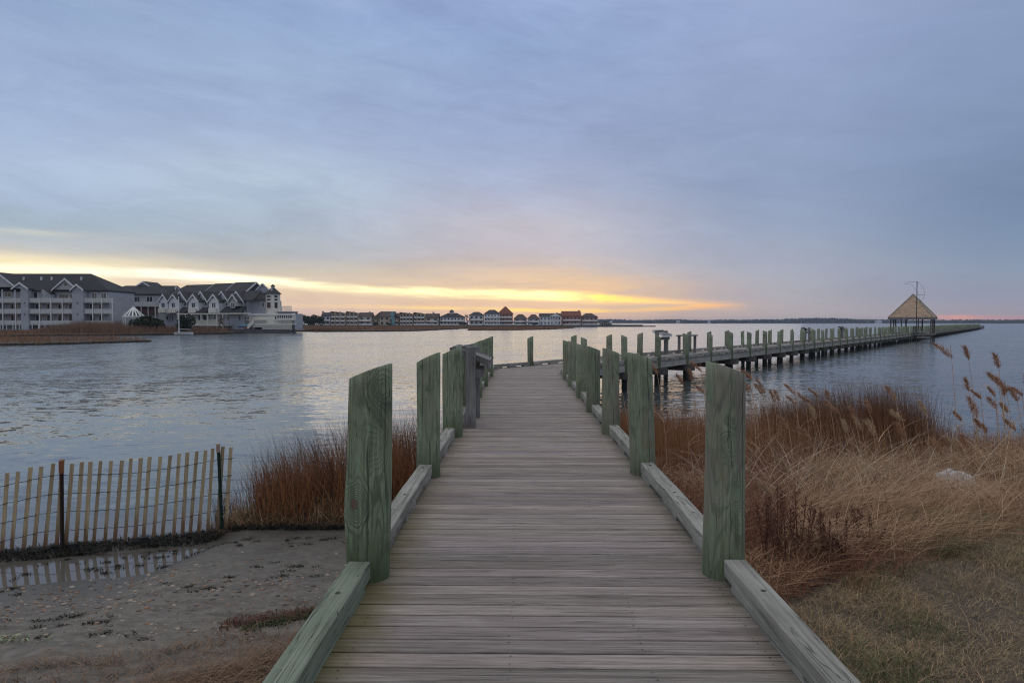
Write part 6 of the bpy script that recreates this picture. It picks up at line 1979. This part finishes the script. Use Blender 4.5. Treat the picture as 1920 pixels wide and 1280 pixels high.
M['marsh_a'] = mat_blade('marsh_rust', [(0.154, 0.067, 0.030), (0.250, 0.112, 0.048), (0.353, 0.182, 0.082), (0.279, 0.154, 0.076)])
M['marsh_b'] = mat_blade('marsh_brush', [(0.110, 0.063, 0.043), (0.176, 0.101, 0.063), (0.265, 0.161, 0.095), (0.206, 0.112, 0.069)])
marsh_grass('marsh_grass', strip1, 16000, .6, 1.15, .06, M['marsh_a'], 'rust marsh grass on the low spit in front of the condominium', .22)
m1 = [(-230, 118), (-112, 119), (-100, 134), (-95, 142), (-81.5, 148), (-76, 154), (-70, 169), (-72, 181), (-90, 186), (-230, 182)]
marsh_grass('marsh_grass', m1, 20000, .7, 1.3, .09, M['marsh_a'], 'rust marsh grass before the condominium', .38)
def bx_(x, y): return np.interp((x / y) * F + 960, [-200, 60, 100, 150, 215, 300, 420, 470], [.12, .25, .8, 1.05, 1.1, .8, .5, .4])
marsh_grass('marsh_brush', [(-125, 150), (-84, 150), (-72, 172), (-76, 184), (-100, 178), (-133, 172)], 16000, 1.6, 3.0, .07, M['marsh_b'], 'tall brown brush before the balconies of the condominium', .38, None, bx_)
marsh_grass('marsh_grass', marsh2, 22000, .7, 1.3, .13, M['marsh_a'], 'rust marsh flat before the tan townhouses', .38)
marsh_grass('marsh_grass', marsh3, 15000, .5, 1.0, .13, M['marsh_a'], 'rust marsh islet before the red roofed house', .28)

# --- shrubs and trees
M['evergreen'] = mat_blade('evergreen_leaf', [(0.012, 0.020, 0.010), (0.024, 0.038, 0.016), (0.042, 0.058, 0.024), (0.020, 0.030, 0.016)])
M['bark'] = plain('bark', (0.055, 0.045, 0.038), 0.9, 0.3, 2)
M['bare_twig'] = plain('bare_twig', (0.075, 0.055, 0.045), 0.9, 0.3, .5)


def leaf_crown(parent, cx, cz_, rx, rz, n, size, mat, seed, name='crown', ry=None):
    R = np.random.default_rng(seed)
    k = 14
    cen = R.normal(0, .45, (k, 3)); rad = R.uniform(.35, .6, k)
    i = R.integers(0, k, n)
    d = R.normal(0, 1, (n, 3)); d /= np.linalg.norm(d, axis=1)[:, None]
    p = cen[i] + d * (rad[i] * R.uniform(.4, 1, n) ** .5)[:, None]
    p = p / np.maximum(1, np.linalg.norm(p, axis=1) / 1.08)[:, None]
    p = p * np.array([rx, ry or rx, rz]) + np.array([cx, 0, cz_])
    p[:, 2] = np.maximum(p[:, 2], 0.05)
    u = R.normal(0, 1, (n, 3)); u /= np.linalg.norm(u, axis=1)[:, None]
    w = np.cross(u, R.normal(0, 1, (n, 3))); w /= np.linalg.norm(w, axis=1)[:, None]
    s = (size * R.uniform(.6, 1.3, n))[:, None]
    co = np.stack([p - u * s - w * s * .5, p + u * s - w * s * .5, p + u * s + w * s * .5, p - u * s + w * s * .5], 1).reshape(-1, 3)
    q = np.arange(4 * n).reshape(-1, 4)
    return np_mesh(name, co, q, mat, False, parent)


def evergreen(px, d, w, h, label, group=None, z=.4, name='evergreen_tree', trunk=True, n=2600):
    r = tag(empty(name, (PX(px, d), d, z)), label, 'tree' if trunk else 'shrub', group)
    b = MB(); b.tube([(0, 0, -.3), (.05, 0, h * .4), (-.05, .05, h * .75)], [h * .035, h * .025, .04], 7)
    for k in range(5):
        a = k * 1.3; b.tube([(0, 0, h * (.25 + .09 * k)), (w * .3 * math.cos(a), w * .3 * math.sin(a), h * (.42 + .09 * k))], [.06, .02], 5)
    b.build('trunk', M['bark'], r)
    leaf_crown(r, 0, h * .55, w / 2, h * .47, n, max(.12, w * .035), M['evergreen'], rnd.randint(0, 9999))
    return r


evergreen(279, 163, 7.4, 3.7, 'wide dark evergreen shrub beside the white pavilion', name='evergreen_shrub', trunk=False)
evergreen(262, 164, 3.4, 2.6, 'small dark evergreen shrub tucked under the white pavilion', name='evergreen_shrub', trunk=False)
evergreen(347, 163, 4.2, 4.6, 'rounded dark evergreen shrub behind the boat mast', name='evergreen_shrub', trunk=False)
evergreen(300, 166, 2.4, 2.4, 'low dark evergreen shrub between the pavilion shrub and the boat', name='evergreen_shrub', trunk=False)
for i, (px, w, h, lab) in enumerate(((560, 9, 6.2, 'dark evergreen touching the cream waterside deck'), (571, 10, 7.2, 'dark evergreen second from the cream deck'), (583, 10, 6.6, 'dark evergreen third from the cream deck'), (594, 8, 6.9, 'dark evergreen just before the pale grey far house'), (601, 5, 5.5, 'slim dark evergreen against the wall of the pale grey far house'), (549, 8, 5.0, 'dark evergreen half hidden by the cream deck'))):
    evergreen(px, 441, w, h, lab, 'dark evergreens before the far row', 1.1, n=1800)
for (px, d, w, h, lab) in ((704, 444, 4.5, 2.2, 'dark rounded bush before the narrow tan house'), (870, 446, 6, 2.0, 'dark bush before the long white villa'), (730, 444, 4, 1.8, 'dark bush before the teal end wall'), (1003, 462, 4, 1.6, 'dark bush before the small pale house'), (1132, 483, 7, 2.6, 'dark bush past the faded brick house'), (1143, 486, 5, 1.5, 'lowest dark bush at the tip of the far point')):
    evergreen(px, d, w, h, lab, 'bushes of the far row', 1.1, 'garden_bush', False, 900)


def bare_tree(px, d, h, label, z=1.0, spread=.6, levels=5, mat='bare_twig', r0=.16):
    r = tag(empty('bare_tree', (PX(px, d), d, z)), label, 'tree')
    tb, cb = MB(), MB()
    def grow(p, dr, L, rad, n):
        q = p + dr * L
        m_ = (p + q) / 2 + Vector((rnd.gauss(0, .04 * L), rnd.gauss(0, .04 * L), 0))
        (tb if n == levels else cb).tube([p, m_, q], [rad, rad * .85, rad * .7], 5 if n > 2 else 3, cap=False)
        if n == 0: return
        for k in range(3 if n > 1 else 4):
            nd = (dr + Vector((rnd.gauss(0, spread), rnd.gauss(0, spread), rnd.gauss(.15, .25)))).normalized()
            grow(p + (q - p) * rnd.uniform(.55, 1), nd, L * rnd.uniform(.62, .82), rad * .62, n - 1)
    grow(Vector((0, 0, -.3)), Vector((0, 0, 1)), h * .30, r0, levels)
    tb.build('trunk', M['bark'], r); cb.build('crown', M[mat], r)


bare_tree(877, 452, 10.0, 'big bare grey tree between the villa and the flat roofed white house', 1.0, .5, 5, r0=.35)
bare_tree(693, 470, 11.5, 'bare tree crown rising behind the long brown roof', 1.0, .5, 5, r0=.3)
bare_tree(701, 472, 9.5, 'smaller bare tree behind the narrow tan house', 1.0, .5, 5, r0=.25)
bare_tree(421, 180, 6.0, 'bare reddish tree before the townhouse with the brown porch', .4, .38, 5, r0=.12)
bare_tree(221, 172, 4.0, 'bare brown bush at the corner of the condominium', .4, .6, 5, r0=.10)
bare_tree(411, 181, 4.8, 'slender bare shrub beside the reddish tree', .4, .4, 4, r0=.08)
bare_tree(733, 447, 7.0, 'small bare tree beside the teal end wall', 1.0, .5, 4, r0=.2)
bare_tree(824, 450, 7.0, 'bare tree at the corner of the long white villa', 1.0, .5, 4, r0=.2)
bare_tree(986, 470, 5.5, 'bare tree between the two hipped houses of the far row', 1.0, .5, 4, r0=.2)


# ------------------------------------------------------------------ the air over the bay
M['haze'], hg, hb = material('sea_haze')
hn = M['haze'].node_tree
for n in list(hn.nodes):
    if n.type == 'BSDF_PRINCIPLED': hn.nodes.remove(n)
pv_ = hn.nodes.new('ShaderNodeVolumePrincipled')
pv_.inputs['Color'].default_value = (0.62, 0.72, 0.92, 1)
pv_.inputs['Density'].default_value = 0.00013
pv_.inputs['Anisotropy'].default_value = 0.0
hn.links.new(pv_.outputs[0], next(n for n in hn.nodes if n.type == 'OUTPUT_MATERIAL').inputs['Volume'])
b = MB(); b.box(-9500, 9500, -450, 12500, -3.5, 26)
tag(b.build('haze', M['haze']), kind='stuff')
